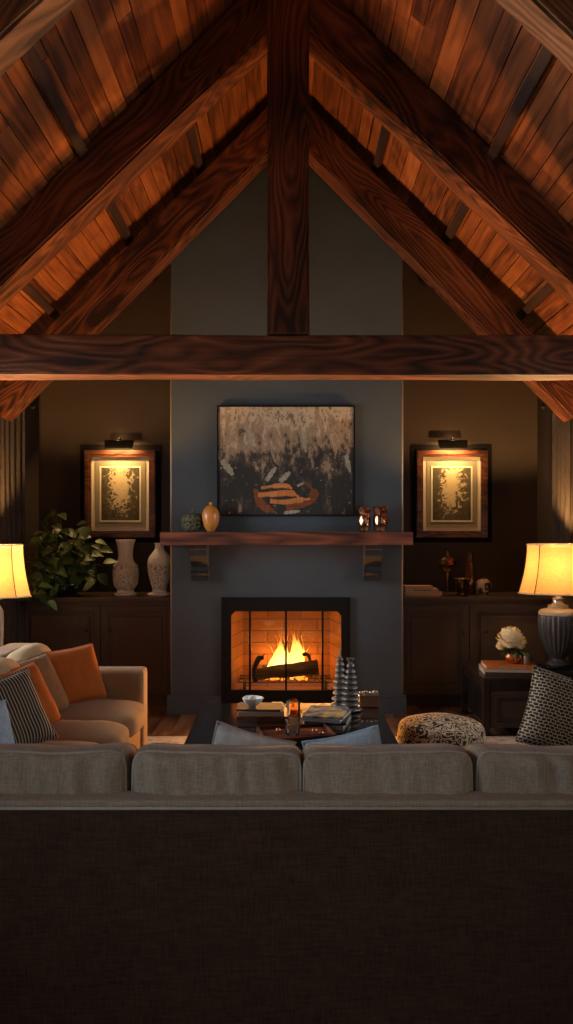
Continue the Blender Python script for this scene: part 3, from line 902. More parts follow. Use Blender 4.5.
# ------------------------------------------------------------------ painting above the mantel
def painting_mat():
    m = mat('abstract_canvas', (.3, .2, .1), .65)
    nt, N, L, b = nodes(m)
    tc = N.new('ShaderNodeTexCoord'); sp = N.new('ShaderNodeSeparateXYZ'); L.new(tc.outputs['Generated'], sp.inputs[0])
    mp = N.new('ShaderNodeMapping'); mp.inputs['Scale'].default_value = (6.5, 1, 2.6); L.new(tc.outputs['Generated'], mp.inputs[0])
    n = N.new('ShaderNodeTexNoise'); n.inputs['Scale'].default_value = 1.6; n.inputs['Detail'].default_value = 9; n.inputs['Roughness'].default_value = .74; n.inputs['Distortion'].default_value = .25; L.new(mp.outputs[0], n.inputs[0])
    # height: paler above, dark ground below
    h = N.new('ShaderNodeMapRange'); h.inputs['From Min'].default_value = .25; h.inputs['From Max'].default_value = .95; h.inputs['To Min'].default_value = -.16; h.inputs['To Max'].default_value = .13
    L.new(sp.outputs['Z'], h.inputs['Value'])
    a = N.new('ShaderNodeMath'); a.operation = 'ADD'; L.new(n.outputs['Fac'], a.inputs[0]); L.new(h.outputs[0], a.inputs[1])
    r = ramp(N, [(.38, (.022, .017, .013)), (.46, (.07, .045, .028)), (.50, (.28, .17, .09)), (.58, (.34, .21, .115)), (.64, (.56, .41, .25)), (.70, (.20, .11, .06))])
    L.new(a.outputs[0], r.inputs[0])
    # splashes
    v = N.new('ShaderNodeTexNoise'); v.inputs['Scale'].default_value = 20; v.inputs['Detail'].default_value = 6; v.inputs['Roughness'].default_value = .7
    L.new(tc.outputs['Generated'], v.inputs[0])
    r2 = ramp(N, [(.60, (0, 0, 0)), (.66, (1, 1, 1))]); L.new(v.outputs['Fac'], r2.inputs[0])
    mx = N.new('ShaderNodeMix'); mx.data_type = 'RGBA'; mx.inputs[7].default_value = (.48, .35, .2, 1)
    k = N.new('ShaderNodeMath'); k.operation = 'MULTIPLY'; k.inputs[1].default_value = .75; L.new(r2.outputs[0], k.inputs[0])
    L.new(k.outputs[0], mx.inputs[0]); L.new(r.outputs[0], mx.inputs[6]); L.new(mx.outputs[2], b.inputs['Base Color'])
    bump(N, L, a.outputs[0], b, .6, .01)
    return m
pa0, pa1, pb0, pb1 = X(217, YC - .04), X(355, YC - .04), Z(516, YC - .04), Z(405.5, YC - .04)
pt = thing('painting', 'abstract brown and black painting with an orange shape, above the mantel', 'painting', ((pa0 + pa1) / 2, YC - .001, pb0))
pw, ph_ = (pa1 - pa0) / 2, pb1 - pb0
obj('canvas', bx(-pw + .012, pw - .012, -.035, 0, .012, ph_ - .012), painting_mat(), pt)
bm = NB(); e = .012
bx(-pw, -pw + e, -.045, 0, 0, ph_, bm); bx(pw - e, pw, -.045, 0, 0, ph_, bm); bx(-pw + e, pw - e, -.045, 0, 0, e, bm); bx(-pw + e, pw - e, -.045, 0, ph_ - e, ph_, bm)
obj('frame', bm, M['black'], pt)
def stroke(bm, pts, wds, y, th_=.004, seed=0):
    """a flat brush stroke with ragged edge"""
    up = []; dn = []
    for i, (p, w_) in enumerate(zip(pts, wds)):
        a = Vector(pts[max(i - 1, 0)]); b = Vector(pts[min(i + 1, len(pts) - 1)])
        d = (b - a).normalized(); nrm = Vector((-d.y, d.x))
        k = w_ * (1 + .3 * noise.noise(Vector((i * 1.3 + seed, seed, 0))))
        up.append((p[0] + nrm.x * k, p[1] + nrm.y * k)); k = w_ * (1 + .3 * noise.noise(Vector((i * 1.7 + seed, 5 + seed, 0))))
        dn.append((p[0] - nrm.x * k, p[1] - nrm.y * k))
    for i in range(len(pts) - 1):
        for face in ([(up[i], y - th_), (up[i + 1], y - th_), (dn[i + 1], y - th_), (dn[i], y - th_)],):
            bm.faces.new([bm.verts.new((q[0], yy, q[1])) for q, yy in face])
def PP(px, py): return (X(px, YC - .04) - (pa0 + pa1) / 2, Z(py, YC - .04) - pb0)
M['p_or'] = fabric('orange_oil_paint', (.42, .12, .03), (.66, .24, .07), rough=.5, scale=60, sheen=0)
M['p_rd'] = fabric('rust_oil_paint', (.14, .04, .015), (.26, .08, .03), rough=.5, scale=60, sheen=0)
M['p_cr'] = fabric('cream_oil_paint', (.24, .19, .13), (.42, .34, .24), rough=.5, scale=40, sheen=0)
bm = NB()
stroke(bm, smoothprof([PP(256, 489), PP(257, 499), PP(266, 508), PP(274, 511)], 4), [.02] * 5 + [.035] * 5 + [.02] * 3, -.036, .001, 1)
obj('rust_stroke', bm, M['p_rd'], pt); bm = NB()
stroke(bm, smoothprof([PP(286, 508), PP(303, 504), PP(314, 497), PP(312, 489), PP(305, 482)], 4), [.028] * 6 + [.035] * 6 + [.008] * 5, -.036, .001, 2)
obj('rust_stroke', bm, M['p_rd'], pt)
bm = NB()
stroke(bm, smoothprof([PP(261, 488), PP(275, 486), PP(287, 486), PP(292, 489)], 4), [.012] * 4 + [.02] * 6 + [.01] * 3, -.036, .003, 3)
obj('orange_stroke', bm, M['p_or'], pt); bm = NB()
stroke(bm, smoothprof([PP(258, 495), PP(272, 494), PP(290, 493), PP(299, 497)], 4), [.02] * 4 + [.026] * 6 + [.01] * 3, -.036, .003, 4)
obj('orange_stroke', bm, M['p_or'], pt); bm = NB()
stroke(bm, smoothprof([PP(270, 501), PP(284, 502), PP(298, 500), PP(310, 499)], 4), [.02] * 4 + [.022] * 6 + [.01] * 3, -.036, .003, 5)
obj('orange_stroke', bm, M['p_or'], pt)
bm = NB()
for (c0, c1, wd, sd) in ((PP(266, 481), PP(276, 467), .022, 6), (PP(280, 482), PP(290, 472), .024, 7), (PP(297, 486), PP(304, 483), .012, 8), (PP(284, 513), PP(300, 511), .016, 9), (PP(222, 460), PP(233, 475), .03, 12), (PP(246, 425), PP(252, 445), .022, 13), (PP(302, 430), PP(306, 452), .018, 14), (PP(346, 455), PP(350, 472), .02, 15)):
    bm = NB(); stroke(bm, [tuple(c0[j] + (c1[j] - c0[j]) * q / 7 for j in (0, 1)) for q in range(8)], [wd * v for v in (.6, 1, .7, 1.1, .8, 1, .6, .5)], -.036, .002, sd); obj('cream_stroke', bm, M['p_cr'], pt)

# ------------------------------------------------------------------ framed prints with picture lights
def print_mat(seed):
    m = mat('landscape_print', (.4, .3, .2), .8)
    nt, N, L, b = nodes(m)
    tc = N.new('ShaderNodeTexCoord'); sp = N.new('ShaderNodeSeparateXYZ'); L.new(tc.outputs['Generated'], sp.inputs[0])
    # distance from a gap in the trees
    mp = N.new('ShaderNodeMapping'); mp.inputs['Location'].default_value = (-.5, 0, -.68); L.new(tc.outputs['Generated'], mp.inputs[0])
    mp.inputs['Scale'].default_value = (1, 0, 1)
    ms = N.new('ShaderNodeMapping'); ms.inputs['Scale'].default_value = (2.2, 0, 1.3); L.new(mp.outputs[0], ms.inputs[0])
    ln = N.new('ShaderNodeVectorMath'); ln.operation = 'LENGTH'; L.new(ms.outputs[0], ln.inputs[0])
    mn = N.new('ShaderNodeMapping'); mn.inputs['Location'].default_value = (seed, seed * 2, 0); mn.inputs['Scale'].default_value = (1, 1, 1.4); L.new(tc.outputs['Generated'], mn.inputs[0])
    n = N.new('ShaderNodeTexNoise'); n.inputs['Scale'].default_value = 6; n.inputs['Detail'].default_value = 8; n.inputs['Roughness'].default_value = .7; n.inputs['Distortion'].default_value = 1.5; L.new(mn.outputs[0], n.inputs[0])
    a = N.new('ShaderNodeMath'); a.operation = 'MULTIPLY_ADD'; a.inputs[1].default_value = 3.0; L.new(n.outputs['Fac'], a.inputs[0]); L.new(ln.outputs['Value'], a.inputs[2])
    r = ramp(N, [(.0, (.66, .52, .30)), (.68, (.52, .40, .23)), (.72, (.10, .075, .045)), (1.0, (.045, .033, .02))])
    mr = N.new('ShaderNodeMath'); mr.operation = 'MULTIPLY'; mr.inputs[1].default_value = .34; L.new(a.outputs[0], mr.inputs[0]); L.new(mr.outputs[0], r.inputs[0])
    L.new(r.outputs[0], b.inputs['Base Color'])
    return m
M['mat_white'] = mat('white_mat_board', (.72, .62, .45), .8)
M['mat_grey'] = mat('grey_mat_board', (.26, .215, .15), .85)
def ring(bm, x0, x1, z0, z1, e, y0, y1):
    bx(x0, x0 + e, y0, y1, z0, z1, bm); bx(x1 - e, x1, y0, y1, z0, z1, bm)
    bx(x0 + e, x1 - e, y0, y1, z0, z0 + e, bm); bx(x0 + e, x1 - e, y0, y1, z1 - e, z1, bm)
    return bm
def framed_print(px0, label, lightlabel, seed):
    """px0 = left edge of the wooden frame"""
    Y = YB - .03
    k = Y / F
    cx = X(px0 + 35.5, Y); z0 = Z(537.5, Y)
    t = thing('framed_print', label, 'picture', (cx, YB - .001, z0), group='framed prints on the alcove walls')
    hw, H = 35.5 * k, 87 * k
    # flat dark panel behind the frame, wider than it
    obj('dark_panel', bx(-hw - 5 * k, hw + 5 * k, -.014, 0, -5 * k, H + 6 * k), M['mattblack'], t)
    bm = NB(); e = 6.6 * k
    ring(bm, -hw, hw, 0, H, e, -.050, -.0145)
    ring(bm, -hw + .008, hw - .008, .008, H - .008, e * .5, -.058, -.050)
    obj('frame', bm, M['frame'], t)
    w1, a1, b1 = hw - e, e, H - e
    obj('mat_board', bx(-w1, w1, -.022, -.0146, a1, b1), M['mat_white'], t)
    i1 = 3.6 * k
    obj('inner_mat', bx(-w1 + i1, w1 - i1, -.026, -.0221, a1 + i1, b1 - i1), M['mat_grey'], t)
    i2 = 9.6 * k
    bm = NB(); ring(bm, -w1 + i1 + 4.6 * k, w1 - i1 - 4.6 * k, a1 + i1 + 5.4 * k, b1 - i1 - 5.4 * k, 1.6 * k, -.029, -.0261)
    obj('bevel_line', bm, M['mat_white'], t)
    obj('print', bx(-w1 + i2, w1 - i2, -.0285, -.0261, a1 + i2 + .8 * k, b1 - i2 - .8 * k), print_mat(seed), t)
    # picture light
    zt = z0 + H
    p = thing('picture_light', lightlabel, 'picture light', (cx * .994, YB - .0, zt + .02), group='picture lights')
    bm = NB(); box(bm, (0, -.022, .062), (.11, .012, .05), bevel=.004)
    obj('mount', bm, M['iron'], p)
    obj('arm', tube(NB(), smoothprof([(0, -.03, .065), (0, -.07, .085), (0, -.10, .09), (0, -.118, .080)], 4), .007, 8), M['iron'], p, smooth=True)
    bm = NB()
    # half-round hood, open below
    n = 10; L_ = .135; A = []; B = []
    for i in range(n + 1):
        a = PI * (i / n) ; yy = -.12 + .034 * math.cos(a); zz = .042 + .030 * math.sin(a)
        A.append(bm.verts.new((-L_, yy, zz))); B.append(bm.verts.new((L_, yy, zz)))
    A.append(bm.verts.new((-L_, -.162, -.012))); B.append(bm.verts.new((L_, -.162, -.012)))
    for i in range(n + 1): bm.faces.new((A[i], A[i + 1], B[i + 1], B[i]))
    bm.faces.new(A); bm.faces.new(B)
    bmesh.ops.solidify(bm, geom=bm.faces[:], thickness=.003)
    obj('hood', bm, M['iron'], p)
    bm = NB(); tube(bm, [(-.10, -.115, .050), (.10, -.115, .050)], .007, 8)
    obj('tube_bulb', bm, M['bulb'], p, smooth=True)
    d = bpy.data.lights.new('picture_light_glow', 'AREA'); d.shape = 'RECTANGLE'; d.size = .24; d.size_y = .03
    d.energy = PIC_W; d.color = (1, .60, .22)
    lo = bpy.data.objects.new('picture_light_glow', d); C.objects.link(lo)
    lo.location = (cx * .994, YB - .125, zt + .045); lo.rotation_euler = (math.radians(22), 0, 0)
    # some light escapes behind the hood onto the wall
    point('picture_light_spill', (cx, YB - .10, zt + .12), PIC_W * .07, (1, .55, .22), .02)
framed_print(84.8, 'brown framed tree print glowing above the white vases', 'small dark picture light over the print above the white vases', 1.3)
framed_print(416.3, 'brown framed tree print glowing above the brown bottle and goblet', 'small dark picture light over the print above the goblet', 4.1)

# ------------------------------------------------------------------ alcove cabinets
CZ = .99; CY = 6.86
def door_bm(x0, x1, z0, z1, st=.055):
    bm = NB()
    bx(x0, x0 + st, -.022, 0, z0, z1, bm, bevel=.003); bx(x1 - st, x1, -.022, 0, z0, z1, bm, bevel=.003)
    bx(x0 + st, x1 - st, -.022, 0, z0, z0 + st, bm, bevel=.003); bx(x0 + st, x1 - st, -.022, 0, z1 - st, z1, bm, bevel=.003)
    bx(x0 + st, x1 - st, -.008, 0, z0 + st, z1 - st, bm)
    g = .013
    ring(bm, x0 + st, x1 - st, z0 + st, z1 - st, g, -.030, -.007)
    ring(bm, x0 + st + g, x1 - st - g, z0 + st + g, z1 - st - g, .006, -.016, -.007)
    bx(x0 + st + .045, x1 - st - .045, -.014, -.007, z0 + st + .045, z1 - st - .045, bm, bevel=.006)
    return bm
def cabinet(x0, x1, split, label, wlabel, knobs):
    t = thing('cabinet', label, 'cabinet', ((x0 + x1) / 2, CY, 0), group='built-in alcove cabinets')
    cx = (x0 + x1) / 2
    a, b, s_ = x0 - cx, x1 - cx, split - cx
    bm = NB(); bx(a, b, .0, YB - CY - .004, .09, CZ - .045, bm); bx(a, b, .03, YB - CY - .004, 0, .09, bm)
    obj('body', bm, M['cab'], t)
    dz0, dz1 = .115, CZ - .075
    for i, (u, v) in enumerate(((a + .012, s_ - .004), (s_ + .004, b - .012))):
        d = obj('door', door_bm(u, v, dz0, dz1), M['cab'], t)
        kx, kz = knobs[i]
        bm = NB(); lathe(bm, smoothprof([(.005, 0), (.005, .012), (.013, .02), (.013, .028), (.002, .033)], 3), n=14)
        bmesh.ops.rotate(bm, verts=bm.verts, matrix=Matrix.Rotation(PI / 2, 3, 'X'))
        obj('knob', bm, M['iron'], d, loc=(kx - cx, -.022, kz), smooth=True)
    # counter
    c = obj('countertop', NB_counter(x0, x1), M['cab'])
    tag(c, wlabel, 'countertop')
def NB_counter(x0, x1):
    bm = NB(); bx(x0 - .0, x1 + .0, CY - .045, YB - .002, CZ - .028, CZ, bm, bevel=.004)
    bx(x0, x1, CY - .028, YB - .002, CZ - .044, CZ - .0285, bm)
    return bm
cabinet(-RW + .025, BX0 - .003, X(101, CY), 'dark wood cabinet under the white vases, beside the rust cushion sofa', 'dark wooden countertop under the white vases and plant',
        ((X(88, CY), Z(630, CY)), (X(111, CY), Z(630, CY))))
cabinet(BX1 + .003, RW - .025, X(469, CY), 'dark wood cabinet under the goblet and bottle, behind the side table', 'dark wooden countertop under the goblet, bottle and pink books',
        ((X(462, CY), Z(632, CY)), (X(485, CY), Z(631, CY))))

# white vases
YV = 7.12
def carved():
    m = mat('carved_white_ceramic', (.6, .55, .48), .55)
    nt, N, L, b = nodes(m)
    tc = N.new('ShaderNodeTexCoord')
    n = N.new('ShaderNodeTexNoise'); n.inputs['Scale'].default_value = 17; n.inputs['Detail'].default_value = 1; n.inputs['Distortion'].default_value = 1.2; L.new(tc.outputs['Object'], n.inputs[0])
    pp = N.new('ShaderNodeMath'); pp.operation = 'PINGPONG'; pp.inputs[1].default_value = .08; L.new(n.outputs['Fac'], pp.inputs[0])
    r = ramp(N, [(.010, (.26, .21, .16)), (.035, (.80, .75, .66))]); L.new(pp.outputs[0], r.inputs[0]); L.new(r.outputs[0], b.inputs['Base Color'])
    bump(N, L, pp.outputs[0], b, .8, .03)
    return m
M['carved'] = carved()
k = YV / F
def vase(px, label, sects):
    t = thing('ceramic_vase', label, 'vase', (X(px, YV), YV, CZ), group='white vases on the cabinet')
    for nm, pr, mt, fl in sects:
        obj(nm, lathe(NB(), smoothprof([(r * k, z * k) for r, z in pr], 4), n=48, flute=fl), mt, t, smooth=True)
vase(125.5, 'tall white carved vase with a wide straight neck, under the print', [
    ('foot', [(12, 0), (12, 1.2), (8.5, 3.2), (8, 5)], M['white_cer'], None),
    ('body', [(8, 5), (11.5, 10), (12.8, 17), (12.8, 24), (12.0, 28), (12.4, 29.5)], M['carved'], None),
    ('neck', [(12.4, 29.5), (9.5, 31.5), (7.4, 36), (7.2, 42), (8.2, 50), (9.8, 54.5), (8.6, 54.7), (7.0, 50)], M['white_cer'], lambda a, z: 1 + .03 * math.cos(a * 12))])
vase(159.5, 'white carved bottle shaped vase partly behind the chimney breast corner', [
    ('foot', [(12, 0), (12, 1.2), (7.5, 3.4), (7, 6)], M['white_cer'], None),
    ('body', [(7, 6), (9.5, 14), (11.6, 24), (11.9, 31)], M['carved'], None),
    ('neck', [(11.9, 31), (10.8, 37), (6.5, 43), (4.6, 46), (4.4, 50), (5.2, 51.6), (4.2, 51.6), (3.6, 48)], M['white_cer'], None)])

# ------------------------------------------------------------------ potted plant
def leaf_mat():
    m = mat('leaf_green', (.05, .11, .03), .45)
    nt, N, L, b = nodes(m)
    g = N.new('ShaderNodeNewGeometry'); 
    r = ramp(N, [(0, (.022, .045, .014)), (.6, (.065, .11, .028)), (1, (.19, .24, .065))]); L.new(g.outputs['Random Per Island'], r.inputs[0]); L.new(r.outputs[0], b.inputs['Base Color'])
    b.inputs['Specular IOR Level'].default_value = .6
    return m
M['leaf'] = leaf_mat()
def leaf(bm, base, dirv, up, L_, W_, curl):
    d = dirv.normalized(); s_ = d.cross(up)
    if s_.length < .01: s_ = d.orthogonal()
    s_.normalize(); n_ = s_.cross(d).normalized()
    prof = [(0, .04), (.12, .52), (.3, .95), (.5, 1.0), (.7, .74), (.88, .34), (1, .0)]
    rows = []
    for tt, w_ in prof:
        c = base + d * (L_ * tt) - n_ * (curl * L_ * tt * tt)
        lift = n_ * (.18 * W_ * w_)
        rows.append([bm.verts.new(c - s_ * (W_ * w_ / 2) + lift), bm.verts.new(c), bm.verts.new(c + s_ * (W_ * w_ / 2) + lift)])
    for A, B in zip(rows, rows[1:]):
        bm.faces.new((A[0], A[1], B[1], B[0])); bm.faces.new((A[1], A[2], B[2], B[1]))
YPl = 7.0
pc = Vector((X(62, YPl), YPl, CZ))
t = thing('potted_plant', 'bushy green leafy plant in a dark bowl on the cabinet by the curtain', 'plant', pc)
obj('bowl', lathe(NB(), smoothprof([(.10, 0), (.12, .01), (.19, .06), (.225, .11), (.215, .115), (.17, .07), (.02, .06)], 4), n=36), M['gloss'], t, smooth=True)
bm = NB(); bs = NB(); random.seed(21)
for i in range(96):
    # sprays reach outward in pixel box 5..105, 512..608
    ang = random.uniform(0, 2 * PI); 
    tx = random.uniform(-.42, .40); ty = random.uniform(-.26, .22); 
    tz = random.uniform(.12, .80) * (1 - .35 * (abs(tx) / .44) ** 2)
    if i % 5 == 0: tx = random.uniform(-.24, .02); tz = random.uniform(-.08, .25); ty = random.uniform(-.42, -.30)
    if tx < -.26: ty -= .28; tx = max(tx, -.25)
    tip = Vector((tx, ty, tz)); st = Vector((random.uniform(-.04, .04), random.uniform(-.04, .04), .08))
    mid = (st + tip) / 2 + Vector((0, 0, .16 + .1 * random.random()))
    pts = [st.lerp(mid, q / 5).lerp(mid.lerp(tip, q / 5), q / 5) for q in range(6)]
    tube(bs, pts, [.006, .005, .005, .004, .0035, .003], 5)
    nl = 5
    for q in range(nl):
        bse = pts[min(5, 2 + q * 3 // nl)] if q < nl - 1 else tip
        a = random.uniform(0, 2 * PI)
        dv = Vector((math.cos(a), math.sin(a) * .8 - .25, random.uniform(-.75, .15)))
        bse = bse + Vector((random.uniform(-.02, .02),) * 3)
        L_ = random.uniform(.095, .16)
        e_ = bse + dv.normalized() * L_
        if pc.x + e_.x < -RW + .14 or pc.x + bse.x < -RW + .14: continue
        if pc.y + e_.y > YB - .03 or (pc.z + min(e_.z, bse.z) < CZ + .03 and pc.y + max(e_.y, bse.y) > CY - .10): continue
        leaf(bm, bse, dv, Vector((random.uniform(-.3, .3), -.7, 1)), L_, L_ * random.uniform(.6, .8), random.uniform(.1, .45))
obj('foliage', bm, M['leaf'], t, smooth=True)
obj('stems', bs, M['leafstem'], t)

# ------------------------------------------------------------------ things on the other cabinet
def book(name, label, loc, w_, d_, h_, rz, cover, group=None, marks=False, mm=None):
    """hardback, spine towards the viewer (local -Y)"""
    t = thing(name, label, 'book', loc, rz, group)
    c = .003
    bm = NB()
    bx(-w_ / 2, w_ / 2, -d_ / 2, d_ / 2, 0, c, bm); bx(-w_ / 2, w_ / 2, -d_ / 2, d_ / 2, h_ - c, h_, bm)
    bx(-w_ / 2, w_ / 2, -d_ / 2 - .002, -d_ / 2 + c, 0, h_, bm)
    cv = obj('cover', bm, cover, t)
    obj('pages', bx(-w_ / 2 + .004, w_ / 2 - .004, -d_ / 2 + c + .0005, d_ / 2 - .004, c, h_ - c), M['paper'], t)
    if marks:
        random.seed(int(w_ * 1e4) + int(abs(loc[0]) * 1e3)); bm = NB(); xx = -w_ * .25
        while xx < w_ * .28:
            l_ = random.uniform(.004, .010)
            bx(xx, xx + l_, -d_ / 2 - .0035, -d_ / 2 - .002, h_ * .3, h_ * random.uniform(.6, .75), bm); xx += l_ + .003
        obj('spine_lettering', bm, mm or M['black'], cv)
    return t
M['pinkcover'] = mat('dusty_pink_cover', (.52, .30, .22), .6)
M['creamcover'] = mat('cream_cover', (.50, .38, .27), .8)
M['saloncover'] = mat('pale_brown_cover', (.48, .33, .24), .6)
M['orangecover'] = mat('orange_cover', (.62, .17, .03), .45)
M['browncover'] = mat('brown_cover', (.10, .045, .025), .5)
M['greycover'] = mat('grey_cover', (.20, .19, .18), .6)
M['darkcover'] = mat('dark_cover', (.04, .035, .033), .5)
kk = 7.08 / F
z = CZ
for px0, px1, hpx, cov, lab, mk in ((403.5, 440, 3.9, 'saloncover', 'pale pink book at the bottom of the stack on the cabinet counter', False), (403.5, 436, 3.0, 'creamcover', 'cream book with dark lettering in the middle of the cabinet stack', True), (403.5, 431, 2.5, 'pinkcover', 'dusty pink book on top of the cabinet stack', False)):
    w_ = (px1 - px0) * kk; 
    book('book', lab, (X((px0 + px1) / 2, 7.06) + .012, 7.10, z), w_, .16, hpx * kk, 0, M[cov], 'books stacked on the cabinet counter', mk)
    z += hpx * kk
t = thing('orb_goblet', 'glass orb on a tall thin stem standing beside the stacked pink books', 'ornament', (X(447.5, 7.1), 7.1, CZ))
obj('foot', lathe(NB(), smoothprof([(.05, 0), (.05, .004), (.02, .010), (.006, .02)], 3)), M['brass'], t, smooth=True)
obj('stem', lathe(NB(), [(.006, .018), (.005, .12), (.009, .2), (.006, .215)], n=12), M['brass'], t, smooth=True)
obj('orb', lathe(NB(), smoothprof([(.008, .212), (.03, .222), (.055, .248), (.082, .285), (.078, .31), (.05, .345), (.02, .362), (.010, .366)], 4), n=20, flute=lambda a, z: 1 + .05 * math.cos(a * 10)), M['mercury'], t, smooth=True)
obj('finial', lathe(NB(), smoothprof([(.012, .364), (.014, .375), (.006, .39), (.009, .40), (.002, .412)], 3), n=12), M['brass'], t, smooth=True)
t = thing('smoked_glass_cup', 'smoked glass cup in front of the brown bottle', 'cup', (X(461.5, 7.04), 7.04, CZ))
obj('bowl', lathe(NB(), smoothprof([(.045, .0), (.050, .004), (.050, .012), (.035, .02), (.055, .05), (.066, .11), (.072, .155), (.068, .155), (.06, .11), (.045, .05), (.02, .035)], 3), n=28), M['smoke'], t, smooth=True)
obj('rim', tube(NB(), [(.0715 * math.cos(a * PI / 12), .0715 * math.sin(a * PI / 12), .157) for a in range(24)], .0035, 6, closed=True), M['brass'], t, smooth=True)
t = thing('brown_bottle', 'brown teardrop glass bottle between the goblet and the round ornament', 'bottle', (X(470, 7.2), 7.2, CZ))
obj('body', lathe(NB(), smoothprof([(.045, 0), (.05, .01), (.064, .07), (.062, .13), (.048, .20), (.037, .26), (.033, .30)], 5), n=28), M['brownglass2'] if 'brownglass2' in M else mat('brown_bottle_glass', (.10, .035, .018), .12, coat=.5), t, smooth=True)
obj('neck', lathe(NB(), smoothprof([(.033, .30), (.032, .36), (.034, .385), (.026, .388)], 3), n=20), mat('bottle_neck_glaze', (.05, .02, .012), .2), t, smooth=True)
t = thing('round_ornament', 'round tan and dark ball ornament at the end of the cabinet items', 'ornament', (X(483.5, 7.08), 7.08, CZ))
obj('foot', lathe(NB(), smoothprof([(.045, 0), (.045, .008), (.03, .016)], 3)), M['silver'], t, smooth=True)
obj('ball', lathe(NB(), smoothprof([(.028, .014), (.055, .03), (.074, .075), (.068, .115), (.04, .148), (.02, .152)], 5), n=30), maze_mat('tan_black_ball', (.03, .02, .015), (.45, .28, .16), 4, 10), t, smooth=True)
obj('lid', lathe(NB(), smoothprof([(.03, .150), (.03, .156), (.008, .160), (.010, .17), (.002, .175)], 3), n=16), M['iron'], t, smooth=True)

# ------------------------------------------------------------------ side tables and lamps
def side_table(loc, w_, d_, h_, label, panel=True):
    t = thing('side_table', label, 'side table', loc)
    bm = NB(); bx(0, w_, 0, d_, h_ - .035, h_, bm, bevel=.004)
    obj('tabletop', bm, M['tabledark'], t)
    for xx, yy in ((0.004, .004), (w_ - .054, .004), (.004, d_ - .054), (w_ - .054, d_ - .054)):
        bm = NB(); bx(xx, xx + .05, yy, yy + .05, 0, h_ - .0351, bm, bevel=.003)
        obj('leg', bm, M['tabledark'], t)
    bm = NB(); bx(.056, w_ - .056, .012, .03, h_ - .10, h_ - .0355, bm); bx(.012, .03, .056, d_ - .056, h_ - .10, h_ - .0355, bm); bx(w_ - .03, w_ - .012, .056, d_ - .056, h_ - .10, h_ - .0355, bm); bx(.056, w_ - .056, d_ - .03, d_ - .012, h_ - .10, h_ - .0355, bm)
    obj('apron', bm, M['tabledark'], t)
    if panel:
        obj('drawer_case', bx(.058, w_ - .06, .036, d_ - .06, .06, h_ - .101), M['tabledark'], t)
        dr = obj('drawer', door_bm(.06, w_ - .062, .065, h_ - .105, .03), M['cab'], t); dr.location.y = .034
    return t
TH = .45
TY0, TY1 = 5.84, 6.62
side_table((1.50, TY0, 0), RW - .135 - 1.50, TY1 - TY0, TH, 'low dark wooden side table holding the flowers and the fluted lamp')
def ribbed():
    return mat('dark_ribbed_ceramic', (.05, .045, .042), .35, coat=.2)
M['rib'] = ribbed()
